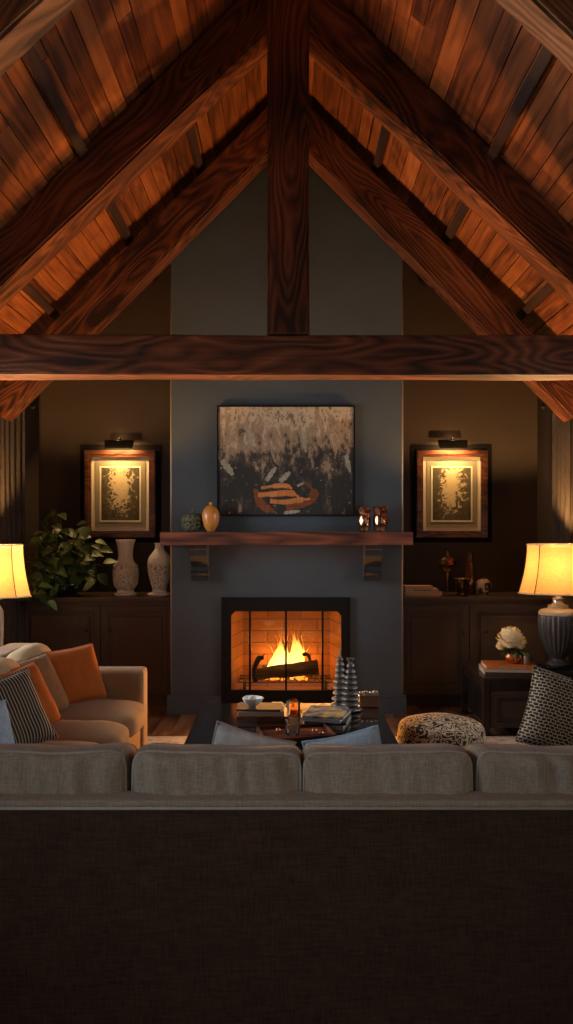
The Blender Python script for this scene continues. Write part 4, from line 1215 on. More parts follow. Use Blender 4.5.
def lamp(loc, label, glaze, urn=True, scale=1.0):
    t = thing('table_lamp', label, 'lamp', loc, group='lit table lamps with bell shades')
    s_ = scale
    bm = NB(); bx(-.15 * s_, .15 * s_, -.15 * s_, .15 * s_, 0, .055, bm, bevel=.006); bx(-.12 * s_, .12 * s_, -.12 * s_, .12 * s_, .0551, .07, bm, bevel=.004)
    obj('base', bm, M['gloss'] if urn else M['silver'], t)
    if urn:
        pr = smoothprof([(.085, .07), (.09, .085), (.065, .105), (.055, .125), (.075, .15), (.115, .22), (.145, .32), (.150, .41), (.147, .47)], 5)
        obj('urn_body', lathe(NB(), pr, n=144, flute=lambda a, z: 1 + (.030 * math.cos(a * 24) if z > .14 else 0)), glaze, t, smooth=True)
        obj('urn_shoulder', lathe(NB(), smoothprof([(.147, .468), (.150, .482), (.135, .505), (.085, .520), (.075, .53), (.08, .545)], 4), n=48), M['antique'], t, smooth=True)
        obj('neck', lathe(NB(), smoothprof([(.08, .545), (.05, .555), (.045, .59), (.05, .60), (.03, .61), (.02, .66)], 3), n=32), M['silver'], t, smooth=True)
    else:
        obj('column', lathe(NB(), smoothprof([(.075, .07), (.08, .09), (.06, .12), (.062, .30), (.066, .50), (.05, .56), (.02, .60), (.018, .66)], 4), n=96, flute=lambda a, z: 1 + (.03 * math.cos(a * 16) if .12 < z < .5 else 0)), glaze, t, smooth=True)
    zb_, zt_ = Z(592.5, 6.0) - TH, Z(544.5, 6.0) - TH
    rb, rt = .292 * s_, .229 * s_
    def R(u): return rb + (rt - rb) * (1 - (1 - u) ** 1.9)
    cf = .58
    poly = [(1, -cf), (1, cf), (cf, 1), (-cf, 1), (-1, cf), (-1, -cf), (-cf, -1), (cf, -1)]
    bm = NB(); rows = []
    n = 14
    # subdivide each side a little so panels stay crisp
    for j in range(n + 1):
        u = j / n; r_ = R(u)
        rows.append([bm.verts.new((p[0] * r_, p[1] * r_, zb_ + (zt_ - zb_) * u)) for p in poly])
    for A, B in zip(rows, rows[1:]):
        for i in range(8): bm.faces.new((A[i], A[(i + 1) % 8], B[(i + 1) % 8], B[i]))
    sh = obj('lamp_shade', bm, M['shade'], t); sh.rotation_euler.z = -math.atan2(loc[0], loc[1])
    for p in poly:
        obj('shade_seam', tube(NB(), [(p[0] * (R(j / n) + .002), p[1] * (R(j / n) + .002), zb_ + (zt_ - zb_) * j / n) for j in range(n + 1)], .0035, 5), M['trimbrown'], sh)
    for u, r2 in ((0, .005), (1, .005)):
        obj('shade_trim', tube(NB(), [(p[0] * (R(u) + .002), p[1] * (R(u) + .002), zb_ + (zt_ - zb_) * u) for p in poly], r2, 6, closed=True), M['trimpale'], sh)
    # spider that carries the shade, and the bulb
    bm = NB(); zs = zt_ - .03; r_ = R(1 - .03 / (zt_ - zb_))
    for a in range(3):
        ang = a * 2 * PI / 3 + PI / 2; tube(bm, [(0, 0, zs), (r_ * .97 * math.cos(ang) * 1.0, r_ * .97 * math.sin(ang), zs)], .003, 5)
    tube(bm, [(0.055, 0, .62), (.075, 0, .75), (.055, 0, zs - .03), (0, 0, zs)], .0025, 5); tube(bm, [(-.055, 0, .62), (-.075, 0, .75), (-.055, 0, zs - .03), (0, 0, zs)], .0025, 5)
    tube(bm, [(-.055, 0, .62), (.055, 0, .62)], .004, 5); tube(bm, [(0, 0, .6), (0, 0, .70)], .012, 8)
    obj('harp', bm, M['brass'], t)
    bm = NB(); lathe(bm, smoothprof([(.012, .70), (.02, .72), (.032, .76), (.028, .79), (.004, .808)], 4), n=16)
    obj('bulb', bm, M['bulb'], t, smooth=True)
    point('lamp_bulb_light', (0, 0, .84), LAMP_W, LAMP_C, .03, t)
    d = bpy.data.lights.new('lamp_uplight', 'SPOT'); d.energy = UP_W; d.color = LAMP_C; d.shadow_soft_size = .04
    d.spot_size = math.radians(134); d.spot_blend = .35
    o = bpy.data.objects.new('lamp_uplight', d); C.objects.link(o); o.parent = t
    o.location = (0, 0, .93); o.rotation_euler = (PI, 0, 0)
    return t
M['trimbrown'] = mat('brown_shade_seam', (.10, .05, .02), .8)
M['trimpale'] = mat('pale_shade_trim', (.62, .48, .32), .8)
lamp((X(558, 6.02), 6.02, TH), 'lit lamp with dark ribbed urn base on the side table by the flowers', M['rib'])
side_table((-RW + .05, 5.42, 0), .55, .56, TH, 'dark end table behind the tan sofa under the lamp', False)
lamp((-2.195, 5.68, TH), 'lit lamp with pale grey column base beside the leafy plant', mat('grey_crackle_ceramic', (.22, .24, .25), .4), False, .87)

# books and flowers on the side table
book('book', 'brown covered book at the bottom of the stack under the flower pot', (X(508, 6.05) + .0, 6.08, TH), .40, .27, .026, math.radians(-4), M['browncover'], 'books under the flower pot', False)
book('book', 'pale covered book just below the orange book by the lamp', (X(508, 6.05) - .0, 6.075, TH + .026), .41, .28, .020, math.radians(-6), M['creamcover'], 'books under the flower pot', False)
book('book', 'orange covered book under the copper flower pot', (X(508, 6.05) + .008, 6.07, TH + .046), .39, .265, .030, math.radians(-5), M['orangecover'], 'books under the flower pot', True, M['creamcover'])
zf = TH + .076
yf = 6.08
t = thing('copper_flower_pot', 'small round copper pot of white flowers on the orange book', 'flower pot', (X(513.5, yf), yf, zf))
obj('pot', lathe(NB(), smoothprof([(.035, 0), (.05, .008), (.068, .045), (.064, .085), (.05, .10), (.044, .098), (.05, .06)], 4), n=32), M['copper'], t, smooth=True)
# the bloom, of many cupped petals
bm = NB(); random.seed(8)
def petal(bm, c, d, size, cup):
    d = d.normalized(); s_ = d.orthogonal().normalized(); u_ = d.cross(s_)
    R_ = 5; rows = []
    for i in range(5):
        rr = size * i / 4; row = []
        for j in range(7):
            a = -1.1 + 2.2 * j / 6
            p = c + (s_ * math.cos(a) * rr + u_ * math.sin(a) * rr) * .85 + d * (cup * rr * rr / size)
            row.append(bm.verts.new(p))
        rows.append(row)
    for A, B in zip(rows, rows[1:]):
        for j in range(6): bm.faces.new((A[j], A[j + 1], B[j + 1], B[j]))
def blossom(bm, ctr, R_, n):
    for i in range(n):
        phi = math.acos(1 - 1.5 * (i + .5) / n); th_ = i * 2.39996
        nrm = Vector((math.sin(phi) * math.cos(th_), math.sin(phi) * math.sin(th_), math.cos(phi)))
        # petals stand tangentially, overlapping like scales, leaning out
        tang = Vector((0, 0, 1)).cross(nrm)
        if tang.length < .01: tang = Vector((1, 0, 0))
        tang.normalize(); upv = nrm.cross(tang)
        size = R_ * (.42 + .25 * math.sin(phi))
        base = ctr + nrm * (R_ * (.62 + .12 * math.sin(i * 1.7)))
        rows = []
        for a in range(5):
            v_ = a / 4; row = []
            for b in range(6):
                h_ = (b / 5 - .5) * 2
                wd = size * math.sin(min(1, .25 + v_ * .85) * PI * .62)
                out = .30 * R_ * v_ * v_ + .05 * R_ * math.sin(b * 2 + i) * v_
                p = base + upv * (size * (v_ - .45)) * 1.1 + tang * (h_ * wd * .8) + nrm * (out - .22 * size * h_ * h_)
                row.append(bm.verts.new(p))
            rows.append(row)
        for A, B in zip(rows, rows[1:]):
            for b in range(5): bm.faces.new((A[b], A[b + 1], B[b + 1], B[b]))
blossom(bm, Vector((-.025, -.01, .185)), .105, 46)
blossom(bm, Vector((.045, -.02, .155)), .06, 24)
blossom(bm, Vector((-.10, .0, .13)), .045, 18)
M['petal'] = mat('white_petal', (.88, .72, .42), .7)
obj('blossoms', bm, M['petal'], t, smooth=True)
bm = NB()
for a in range(16):
    an = a * 2 * PI / 16 + .2
    leaf(bm, Vector((.03 * math.cos(an), .03 * math.sin(an), .10)), Vector((math.cos(an), math.sin(an), random.uniform(-.2, .5))), Vector((0, 0, 1)), random.uniform(.07, .12), .04, .4)
obj('leaves', bm, M['leaf'], t, smooth=True)
t = tag(obj('glass_tumbler', lathe(NB(), [(.034, 0), (.036, .004), (.039, .085), (.036, .085), (.033, .012), (.001, .012)], n=28), M['silver'], loc=(X(527, yf - .05), yf - .05, zf), smooth=True, angle=40), 'small silver tumbler touching the copper flower pot', 'tumbler')
t.name = 'silver_tumbler'

# ------------------------------------------------------------------ rug
bm = NB(); box(bm, (0, 0, .006), (3.85, 3.18, .012), bevel=.004)
r = tag(obj('area_rug', bm, M['rug'], loc=(.12, 2.63 + 3.18 / 2, 0)), 'faded cream patterned rug on the floor under the coffee table', 'rug')
RUGZ = .012

# ------------------------------------------------------------------ cushions
def box_cushion(w_, d_, h_, n=26, p=7, bulge=.03, wr=.008, seed=0, sag=0):
    """rounded box cushion, origin at its bottom centre; w_=X, d_=Y, h_=Z"""
    bm = NB()
    bmesh.ops.create_cube(bm, size=2)
    bmesh.ops.subdivide_edges(bm, edges=bm.edges[:], cuts=n, use_grid_fill=True)
    for v in bm.verts:
        c = v.co
        L_ = (abs(c.x) ** p + abs(c.y) ** p + abs(c.z) ** p) ** (1 / p)
        q = c / L_
        u = q.copy()
        # crown of the faces
        bxx = bulge * (1 - min(1, u.y * u.y)) * (1 - min(1, u.z * u.z))
        byy = bulge * (1 - min(1, u.x * u.x)) * (1 - min(1, u.z * u.z))
        bzz = bulge * (1 - min(1, u.y * u.y)) * (1 - min(1, u.x ** 4))
        x_ = u.x * w_ / 2 + math.copysign(bxx, u.x) * abs(u.x) ** 3 * .5
        y_ = u.y * d_ / 2 + math.copysign(byy, u.y) * abs(u.y) ** 3
        z_ = u.z * h_ / 2 + (bzz * u.z ** 3 if u.z > 0 else 0)
        P_ = Vector((x_, y_, z_))
        nn = noise.noise(Vector((x_ * 9 + seed, y_ * 6, z_ * 3.2 + seed))) + .6 * noise.noise(Vector((x_ * 24 + seed, y_ * 9, z_ * 7)))
        dirv = q.normalized()
        P_ += dirv * (wr * nn)
        if u.z > 0: P_.z -= sag * (1 - u.x * u.x) * u.z
        v.co = P_ + Vector((0, 0, h_ / 2))
    return bm
def outline(w_, h_, yy, p=7, inset=1.0, n=72):
    pts = []
    for i in range(n):
        a = 2 * PI * i / n
        cx_, cz_ = math.cos(a), math.sin(a)
        L_ = (abs(cx_) ** p + abs(cz_) ** p + .86 ** p) ** (1 / p) if False else (abs(cx_) ** p + abs(cz_) ** p) ** (1 / p)
        pts.append((cx_ / L_ * w_ / 2 * inset, yy, cz_ / L_ * h_ / 2 * inset + h_ / 2))
    return pts
def loose_map(u, w_, d_, h_, seed, p=9):
    m_ = (abs(u.x) ** p + abs(u.z) ** p) ** (1 / p)
    m_ = max(1.0, m_ / 1.0) if m_ > 1 else 1.0
    x_, z_ = u.x / m_, u.z / m_
    side = .010 * (1 - u.y * u.y)
    lo = max(0, -z_)
    X_ = x_ * (w_ / 2 + side) * (1 - .17 * lo ** 3.2 + .012 * max(0, z_) ** 8)
    Z_ = z_ * (h_ / 2 + side)
    # the top edge sinks a little between the corners
    if z_ > 0: Z_ += (.006 * noise.noise(Vector((x_ * 2.1 + seed, 1.3, 0))) - .009 * (1 - abs(x_) ** 3)) * z_ ** 4 * 1.2
    if z_ > 0: Z_ -= .030 * z_ ** 3 * (u.y + 1) / 2
    Y_ = u.y * d_ / 2
    if abs(u.y) > .999:
        face = max(0, (1 - x_ ** 4)) * max(0, 1 - z_ ** 4)
        fold = 1.3 * noise.noise(Vector((X_ * 19 + Z_ * 3 + seed * 3, Z_ * 2.5, seed))) * (.35 + .65 * max(0, z_)) + .7 * noise.noise(Vector((X_ * 9 + seed, Z_ * 6, seed + 4)))
        Y_ += math.copysign(0.040 * face ** .6 + .024 * fold * min(1, face * 3), u.y)
    return Vector((X_, Y_, Z_ + h_ / 2))
def loose_cushion(w_, d_, h_, seed=0, n=44):
    bm = NB(); bmesh.ops.create_cube(bm, size=2)
    bmesh.ops.subdivide_edges(bm, edges=bm.edges[:], cuts=n, use_grid_fill=True)
    for v in bm.verts: v.co = loose_map(v.co.copy(), w_, d_, h_, seed)
    return bm
def loose_outline(w_, d_, h_, yy, seed):
    pts = []; n = 22
    for (a, b) in (((-1, -1), (1, -1)), ((1, -1), (1, 1)), ((1, 1), (-1, 1)), ((-1, 1), (-1, -1))):
        for q in range(n):
            u = Vector((a[0] + (b[0] - a[0]) * q / n, yy * .995, a[1] + (b[1] - a[1]) * q / n))
            p_ = loose_map(u, w_, d_, h_, seed); p_.y *= 1.005
            pts.append(p_)
    return pts
def pillow_bm(w_, h_, t_, seed=0, n=22, ear=.06):
    """knife-edge scatter cushion: width X, height Z, thickness Y, origin at the bottom centre"""
    bm = NB(); grids = []
    for sd in (-1, 1):
        g = []
        for j in range(n + 1):
            row = []
            for i in range(n + 1):
                u = -1 + 2 * i / n; v = -1 + 2 * j / n
                pull = 1 - ear * (1 - v * v) * abs(u) ** 3 
                pullz = 1 - ear * (1 - u * u) * abs(v) ** 3
                x_ = u * pull * w_ / 2; z_ = v * pullz * h_ / 2
                th_ = t_ / 2 * ((1 - u ** 4) * (1 - v ** 4)) ** .55
                nn = noise.noise(Vector((u * 2.2 + seed, v * 2.2, sd * 3.0))) * .12 + noise.noise(Vector((u * 6 + seed, v * 5, sd))) * .05
                y_ = sd * th_ * (1 + nn)
                row.append(bm.verts.new((x_, y_, z_ + h_ / 2)))
            g.append(row)
        for j in range(n):
            for i in range(n): bm.faces.new((g[j][i], g[j][i + 1], g[j + 1][i + 1], g[j + 1][i]))
    bmesh.ops.remove_doubles(bm, verts=bm.verts[:], dist=.0005)
    return bm
def pillow(name, label, loc, w_, h_, t_, rot, mt, seed=0, pipe=None, group=None):
    t = thing(name, label, 'cushion', loc, 0, group)
    t.rotation_euler = rot
    obj('cover', pillow_bm(w_, h_, t_, seed), mt, t, smooth=True)
    if pipe:
        pts = []
        n = 16; ear = .06
        for (a, b) in (((-1, -1), (1, -1)), ((1, -1), (1, 1)), ((1, 1), (-1, 1)), ((-1, 1), (-1, -1))):
            for q in range(n):
                u = a[0] + (b[0] - a[0]) * q / n; v = a[1] + (b[1] - a[1]) * q / n
                pts.append((u * (1 - ear * (1 - v * v) * abs(u) ** 3) * w_ / 2, 0, v * (1 - ear * (1 - u * u) * abs(v) ** 3) * h_ / 2 + h_ / 2))
        obj('piping', tube(NB(), pts, .005, 6, closed=True), pipe, t, smooth=True)
    return t

# ------------------------------------------------------------------ near sofa (seen from behind)
SB = 2.38
sx0, sx1 = -1.24, 1.34
sc = (sx0 + sx1) / 2
ns = thing('sofa', 'long taupe linen sofa seen from behind across the foreground', 'sofa', (sc, SB, 0))
hw = (sx1 - sx0) / 2
RZ = Z(808.5, SB) + .030
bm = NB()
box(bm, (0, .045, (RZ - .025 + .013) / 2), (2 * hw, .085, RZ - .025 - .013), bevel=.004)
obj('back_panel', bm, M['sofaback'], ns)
bm = NB(); box(bm, (0, .048, RZ - .0175), (2 * hw, .10, .024), bevel=.010, seg=3)
obj('back_rail', bm, M['taupe'], ns, smooth=True, angle=40)
obj('rail_piping', tube(NB(), [(-hw, .0, RZ - .030), (hw, .0, RZ - .030)], .005, 8), M['taupe_pipe'], ns, smooth=True)
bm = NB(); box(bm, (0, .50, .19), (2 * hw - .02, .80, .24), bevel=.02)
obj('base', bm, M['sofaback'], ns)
for xx in (-hw + .1, hw - .1):
    for yy in (.08, .84):
        obj('leg', lathe(NB(), [(.022, RUGZ), (.03, .07)], (xx, yy, 0), 16), M['tabledark'], ns, smooth=True, angle=40)
for sg in (-1, 1):
    bm = NB(); box(bm, (sg * (hw - .07), .50, .35), (.14, .80, .56), bevel=.04, seg=4)
    obj('arm', bm, M['taupe'], ns, smooth=True, angle=50)
yc_ = 2.555
cw = 164.0 * yc_ / F * 1.0
for i, pxc in enumerate((50, 218, 385.5, 552)):
    cx = X(pxc, yc_) - sc
    H = Z(750, 2.475) - .44
    W_ = cw * .992
    b_ = obj('back_cushion', loose_cushion(W_, .19, H, seed=i * 3.3 + 1), M['taupe'], ns, loc=(cx, yc_ + .02 - SB, .44), smooth=True)
    b_.rotation_euler.y = math.radians((-.5, .4, -.4, .5)[i])
    for yy in (-1, 1):
        obj('piping', tube(NB(), loose_outline(W_, .19, H, yy, i * 3.3 + 1), .0048, 6, closed=True), M['taupe_pipe'], b_, smooth=True)
for i in range(3):
    w3 = (2 * hw - .30) / 3
    obj('seat_cushion', box_cushion(w3 - .006, .66, .14, n=14, p=6, bulge=.012, wr=.003, seed=i), M['taupe'], ns, loc=(-hw + .15 + w3 * (i + .5), .56, .30), smooth=True)
SEAT = .455

pillow('throw_pillow', 'pale blue grey patterned cushion on the near sofa, in front of the book stack', (X(232, 2.84), 2.80, SEAT + .02), .31, .35, .17, (math.radians(-10), math.radians(17), math.radians(8)), fabric('blue_patterned_linen', (.30, .33, .36), (.66, .66, .64), scale=30, blot=1.2), 3, M['taupe_pipe'])
pillow('throw_pillow', 'light blue cushion on the near sofa beside the round patterned pouf', (X(360, 2.84), 2.80, SEAT + .02), .29, .34, .17, (math.radians(-10), math.radians(-14), math.radians(-6)), M['bluegrey'], 5, M['bluegrey'])

# ------------------------------------------------------------------ tan sofa along the wall
LX0, LX1, LY0, LY1 = -1.96, -.985, 3.52, 5.32
ls = thing('sofa', 'tan velvet sofa with rust cushions beside the coffee table', 'sofa', ((LX0 + LX1) / 2, (LY0 + LY1) / 2, 0))
cx, cy = (LX0 + LX1) / 2, (LY0 + LY1) / 2
def lx(a, b, c, d, e, f_, bev, n=4):
    bm = NB(); box(bm, ((a + b) / 2 - cx, (c + d) / 2 - cy, (e + f_) / 2), (b - a, d - c, f_ - e), bevel=bev, seg=n); return bm
obj('base', lx(LX0, LX1 - .015, LY0, LY1 - .01, .05, .29, .03), M['tan'], ls, smooth=True, angle=50)
obj('backrest', lx(LX0, LX0 + .20, LY0, LY1, .06, .80, .05), M['tan'], ls, smooth=True, angle=50)
obj('arm', lx(LX0 + .15, LX1 + .005, LY1 - .17, LY1, .05, .635, .035), M['tan'], ls, smooth=True, angle=50)
for a in (LX0 + .1, LX1 - .1):
    for b in (LY0 + .1, LY1 - .1):
        obj('leg', lathe(NB(), [(.02, RUGZ if a > -1.5 else 0), (.028, .06)], (a - cx, b - cy, 0), 14), M['tabledark'], ls, smooth=True, angle=40)
seats = [(LY0, 4.13), (4.13, 4.56), (4.56, LY1 - .175)]
for i in range(3):
    yy = sum(seats[i]) / 2; seg = seats[i][1] - seats[i][0]
    b_ = box_cushion(LX1 - LX0 - .16 + .03, seg - .006, .165, n=16, p=5, bulge=.018, wr=.004, seed=i * 2)
    obj('seat_cushion', b_, M['tan'] if i else M['tan'], ls, loc=(LX0 + .20 + (LX1 + .03 - LX0 - .20) / 2 - cx + .0, yy - cy, .285), smooth=True)
for i in range(3):
    yy = sum(seats[i]) / 2; seg = seats[i][1] - seats[i][0]
    b_ = obj('back_cushion', box_cushion(seg - .01,   .20, .36, n=16, p=4, bulge=.03, wr=.010, seed=i * 5 + 2), M['tanlight'], ls, loc=(LX0 + .35 - cx, yy - cy, .455), smooth=True)
    b_.rotation_euler = (math.radians(-10), 0, PI / 2)
# scatter cushions
LS_ = .462
pillow('throw_pillow', 'plump rust velvet cushion leaning by the far arm of the tan sofa', (-1.335, 4.90, LS_), .40, .38, .15, (math.radians(-25), math.radians(-3), math.radians(46)), M['rust'], 1, M['rust'])
pillow('throw_pillow', 'camel brown cushion between the two rust velvet cushions', (-1.44, 4.56, LS_), .38, .38, .14, (math.radians(-28), math.radians(-4), math.radians(64)), M['brownpil'], 2, M['brownpil'])
pillow('throw_pillow', 'rust velvet cushion tucked behind the striped cushion', (-1.40, 4.22, LS_), .40, .38, .14, (math.radians(-30), math.radians(-6), math.radians(62)), M['rust'], 4, M['rust'])
pillow('throw_pillow', 'dark pinstriped cushion standing on the near end of the tan sofa', (X(24, 3.86), 3.86, LS_ - .01), .38, .40, .15, (math.radians(-27), math.radians(-12), math.radians(46)), M['stripe'], 6, M['stripe'])
pillow('throw_pillow', 'grey blue cushion at the frame edge in front of the striped cushion', (-1.42, 3.66, LS_ - .01), .28, .28, .11, (math.radians(-18), 0, math.radians(60)), M['bluegrey'], 8, M['bluegrey'])

# ------------------------------------------------------------------ bench with basket-weave cushion
bn = thing('upholstered_bench', 'low dark upholstered bench under the basket weave cushion', 'bench', (1.56, 3.66, 0))
bm = NB(); box(bm, (0, 0, .29), (.88, .50, .28), bevel=.03, seg=4); obj('seat', bm, M['darkfab'], bn, smooth=True, angle=50)
for a in (-.38, .38):
    for b in (-.19, .19): obj('leg', lathe(NB(), [(.018, RUGZ), (.026, .16)], (a, b, 0), 14), M['tabledark'], bn, smooth=True, angle=40)
pillow('throw_pillow', 'large brown and cream basket weave cushion below the fluted urn lamp', (X(564, 3.74), 3.72, .468), .49, .38, .17, (math.radians(-13), math.radians(16), math.radians(-8)), M['weave'], 9, M['weave'])

# ------------------------------------------------------------------ round pouf
ot = thing('pouf', 'round pouf with brown and cream meandering pattern beside the coffee table', 'pouf', (X(441, 5.0), 5.0, RUGZ))
H = Z(712.5, 5.0 + .1) - RUGZ
obj('cover', lathe(NB(), smoothprof([(.20, 0), (.235, .02), (.272, .10), (.285, .20), (.27, .29), (.21, H - .03), (.12, H - .006), (.02, H)], 5), n=48), M['maze'], ot, smooth=True)
obj('seam', tube(NB(), [(.2845 * math.cos(a * PI / 24), .2845 * math.sin(a * PI / 24), .19) for a in range(48)], .006, 6, closed=True), M['browncover'], ot, smooth=True)

# ------------------------------------------------------------------ coffee table
KZ = .42
kx0, kx1, ky0, ky1 = -.565, .60, 3.86, 5.11
ct = thing('coffee_table', 'glossy black square coffee table in front of the fireplace', 'coffee table', ((kx0 + kx1) / 2, (ky0 + ky1) / 2, 0))
kw, kd = (kx1 - kx0) / 2, (ky1 - ky0) / 2
bm = NB(); bx(-kw, kw, -kd, kd, KZ - .05, KZ, bm, bevel=.006)
obj('tabletop', bm, M['gloss'], ct)
bm = NB(); bx(-kw + .06, kw - .06, -kd + .06, kd - .06, .10, .13, bm, bevel=.004)
obj('lower_shelf', bm, M['tabledark'], ct)
for a in (-1, 1):
    for b in (-1, 1):
        bm = NB(); bx(a * (kw - .005) if a < 0 else kw - .085, -kw + .085 if a < 0 else kw - .005, -kd + .005 if b < 0 else kd - .085, -kd + .085 if b < 0 else kd - .005, RUGZ, KZ - .0505, bm, bevel=.004)
        obj('leg', bm, M['tabledark'], ct)

# on the table --------------------------------------------------
yb = 4.58
M['boxwood'] = wood('box_wood', (.05, .015, .008), (.13, .045, .022), (.22, .085, .04), .35, 3, coat=.3, bstr=.2)
bkx = X(263, yb)
t = thing('wooden_box', 'brown wooden box on the coffee table under the pale book', 'box', (bkx, yb, KZ))
bm = NB(); bx(-.15, .15, -.11, .11, 0, .05, bm, bevel=.003); obj('body', bm, M['boxwood'], t)
bm = NB(); bx(-.155, .155, -.115, .115, .0502, .064, bm, bevel=.003); obj('lid', bm, M['boxwood'], t)
book('book', 'pale book on the wooden box under the white shell bowl', (bkx - .01, yb, KZ + .064), .27, .20, .024, math.radians(2), M['creamcover'])
book('book', 'thin dark book on the pale book, directly under the white shell bowl', (bkx - .02, yb, KZ + .088), .26, .19, .012, math.radians(-3), M['darkcover'])
t = thing('shell_bowl', 'small white shell shaped bowl on the dark book', 'bowl', (X(252.5, yb), yb, KZ + .100))
obj('bowl', lathe(NB(), smoothprof([(.02, 0), (.025, .004), (.048, .022), (.062, .048), (.057, .050), (.042, .028), (.01, .014)], 4), n=48, flute=lambda a, z: 1 + .08 * math.cos(a * 3 + .5) * (z / .05) + .03 * math.cos(a * 11) * (z / .05)), M['white_cer'], t, smooth=True)
obj('curl', tube(NB(), smoothprof([(.028 * math.cos(a) * (1 - a / 9), .02 * math.sin(a) * (1 - a / 9), .03 + .005 * a) for a in [q * .7 for q in range(9)]], 3), .010, 8), M['white_cer'], t, smooth=True)
# cream block and amber glass stand in for fire reflected in the tabletop
ya = 4.80
t = thing('reflection_block', 'small cream block standing in for reflected fire behind the shell bowl', 'reflection', (X(277, ya), ya, KZ))
bm = NB(); box(bm, (0, 0, .035), (.07, .07, .07), bevel=.006); obj('reflection_fill', bm, mat('reflection_ivory', (.78, .62, .36), .5), t)
obj('reflection_tip', tube(NB(), [(0, 0, .07), (.002, 0, .082)], .0015, 5), M['black'], t)
t = thing('reflection_glass', 'amber glass standing in for reflected fire beside the cream block, behind the tumbler', 'candle holder', (X(293.5, 4.74), 4.74, KZ))
obj('glass', lathe(NB(), [(.036, 0), (.040, .005), (.043, .10), (.039, .10), (.036, .012), (.001, .012)], n=28), M['amberglass'], t, smooth=True, angle=40)
obj('reflection_fill', lathe(NB(), [(.034, .0125), (.035, .045)], n=24), mat('reflection_amber', (.75, .30, .08), .5), t, smooth=True, angle=40)
# tray with tumbler
yt = 4.26
t = thing('wooden_tray', 'reddish wooden tray on the coffee table carrying the glass tumbler', 'tray', (X(296, yt), yt, KZ), math.radians(12))
bm = NB(); bx(-.185, .185, -.13, .13, 0, .014, bm, bevel=.003); obj('tray_base', bm, M['mantel'], t)
bm = NB(); ring(bm, -.19, .19, -.0, .0, 0, 0, 0) if False else None
bm = bm or NB(); bx(-.19, .19, -.142, -.13, 0, .034, bm, bevel=.002); bx(-.19, .19, .13, .142, 0, .034, bm, bevel=.002); bx(-.202, -.19, -.142, .142, 0, .034, bm, bevel=.002); bx(.19, .202, -.142, .142, 0, .034, bm, bevel=.002)
obj('rim', bm, M['mantel'], t)
t = thing('glass_tumbler', 'clear glass tumbler standing on the wooden tray', 'glass', (X(292.5, 4.25), 4.25, KZ + .0145))
obj('glass', lathe(NB(), [(.036, 0), (.039, .004), (.046, .095), (.043, .095), (.036, .014), (.001, .014)], n=32), M['glass'], t, smooth=True, angle=40)
obj('drink', lathe(NB(), [(.0355, .0145), (.038, .04)], n=28), M['amberglass'], t, smooth=True, angle=40)
for i, (dx, dy, rr) in enumerate(((.105, .03, .016), (.14, -.02, .014), (-.10, .04, .015))):
    tt = obj('chestnut', lathe(NB(), smoothprof([(.003, 0), (rr, rr * .6), (rr * .8, rr * 1.3), (.002, rr * 1.7)], 3), n=14), M['copper'], loc=(X(296, yt) + dx, yt + dy, KZ + .0145), smooth=True)
    tag(tt, ('small copper ball on the tray beside the tumbler', 'small copper ball near the outer rim of the tray', 'small copper ball on the tray corner nearest the shell bowl')[i], 'ball', 'copper balls on the tray')
    tt.name = 'copper_ball'
# stack of magazines
def cover_mat():
    m = mat('magazine_cover', (.4, .4, .4), .75, spec=.2)
    nt, N, L, b = nodes(m)
    tc = N.new('ShaderNodeTexCoord'); n = N.new('ShaderNodeTexNoise'); n.inputs['Scale'].default_value = 14; n.inputs['Detail'].default_value = 2
    L.new(tc.outputs['Object'], n.inputs[0])
    r = ramp(N, [(.36, (.05, .06, .07)), (.50, (.22, .22, .21)), (.56, (.40, .22, .05)), (.62, (.5, .36, .12))]); L.new(n.outputs['Fac'], r.inputs[0]); L.new(r.outputs[0], b.inputs['Base Color'])
    return m
cm = cover_mat(); ymg = 4.58; z = KZ
for i, (h_, rz, cv, lab, s_) in enumerate(((.020, -14, M['greycover'], 'grey magazine at the bottom of the coffee table pile', 1.0), (.017, -10, M['darkcover'], 'dark magazine in the middle of the coffee table pile', .97), (.018, -18, M['greycover'], 'grey book just under the top picture magazine', .98), (.012, -12, cm, 'picture magazine with a golden cover image on top of the pile', .95))):
    book('magazine', lab, (X(327, ymg) + (.0, .006, -.006, -.004)[i], ymg + (.0, .005, .0, .006)[i], z), .25 * s_, .30 * s_, h_, math.radians(rz), cv, 'magazines on the coffee table')
    z += h_
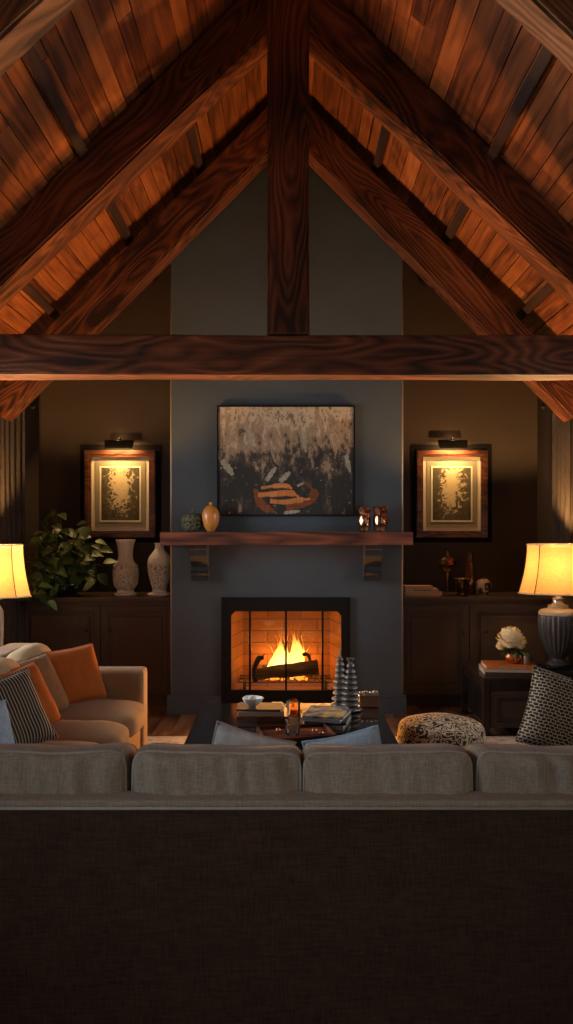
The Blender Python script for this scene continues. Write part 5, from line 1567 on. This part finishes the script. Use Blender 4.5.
# two ringed tower ornaments
M['tower'] = mat('antique_silver', (.16, .145, .13), .42, .6)
def tower(px, Y, label, hh, wmax, seed):
    t = thing('tower_ornament', label, 'ornament', (X(px, Y), Y, KZ), group='ringed tower ornaments on the coffee table')
    n = 8; zc = 0
    ph = hh * .80 / n
    for i in range(n):
        r_ = wmax * (1 - .078 * i) * (1 + .05 * math.sin(i * 2 + seed))
        z0 = i * ph
        pr = smoothprof([(r_ * .55, z0), (r_ * .95, z0 + ph * .22), (r_, z0 + ph * .42), (r_ * .85, z0 + ph * .68), (r_ * .5, z0 + ph * .98)], 3)
        obj('ring', lathe(NB(), pr, n=24, flute=lambda a, z: 1 + .10 * math.cos(a * 9)), M['tower'], t, smooth=True)
    zt = n * ph
    if seed == 1:
        obj('finial', lathe(NB(), smoothprof([(.012, zt - .002), (.022, zt + .01), (.012, zt + .025), (.006, zt + .035), (.008, zt + .045), (.002, hh)], 3), n=16), M['tower'], t, smooth=True)
    else:
        obj('finial', lathe(NB(), smoothprof([(.012, zt - .002), (.026, zt + .015), (.018, zt + .032), (.010, zt + .04), (.026, hh - .004), (.024, hh), (.004, hh)], 3), n=16), M['tower'], t, smooth=True)
tower(340, 5.0, 'taller pointed silver tower ornament nearest the fireplace', .375, .056, 1)
tower(350.5, 4.88, 'shorter flat topped silver tower ornament in front of the pointed one', .34, .068, 2)
# beaded box
yx = 5.02
t = thing('trinket_box', 'copper coloured trinket box with beaded lid at the coffee table corner', 'box', (X(368.5, yx), yx, KZ))
bm = NB(); box(bm, (0, 0, .035), (.125, .10, .07), bevel=.006); obj('body', bm, M['copperbox'] if 'copperbox' in M else mat('aged_copper', (.26, .12, .07), .35, .6), t)
bm = NB(); box(bm, (0, 0, .076), (.135, .11, .012), bevel=.003); obj('lid', bm, M['tower'], t)
for i in range(4):
    obj('bead', lathe(NB(), smoothprof([(.002, 0), (.012, .008), (.010, .018), (.001, .022)], 3), (-.05 + .033 * i, -.02 + .02 * (i % 2), .0825), 12), M['silver'], t, smooth=True)
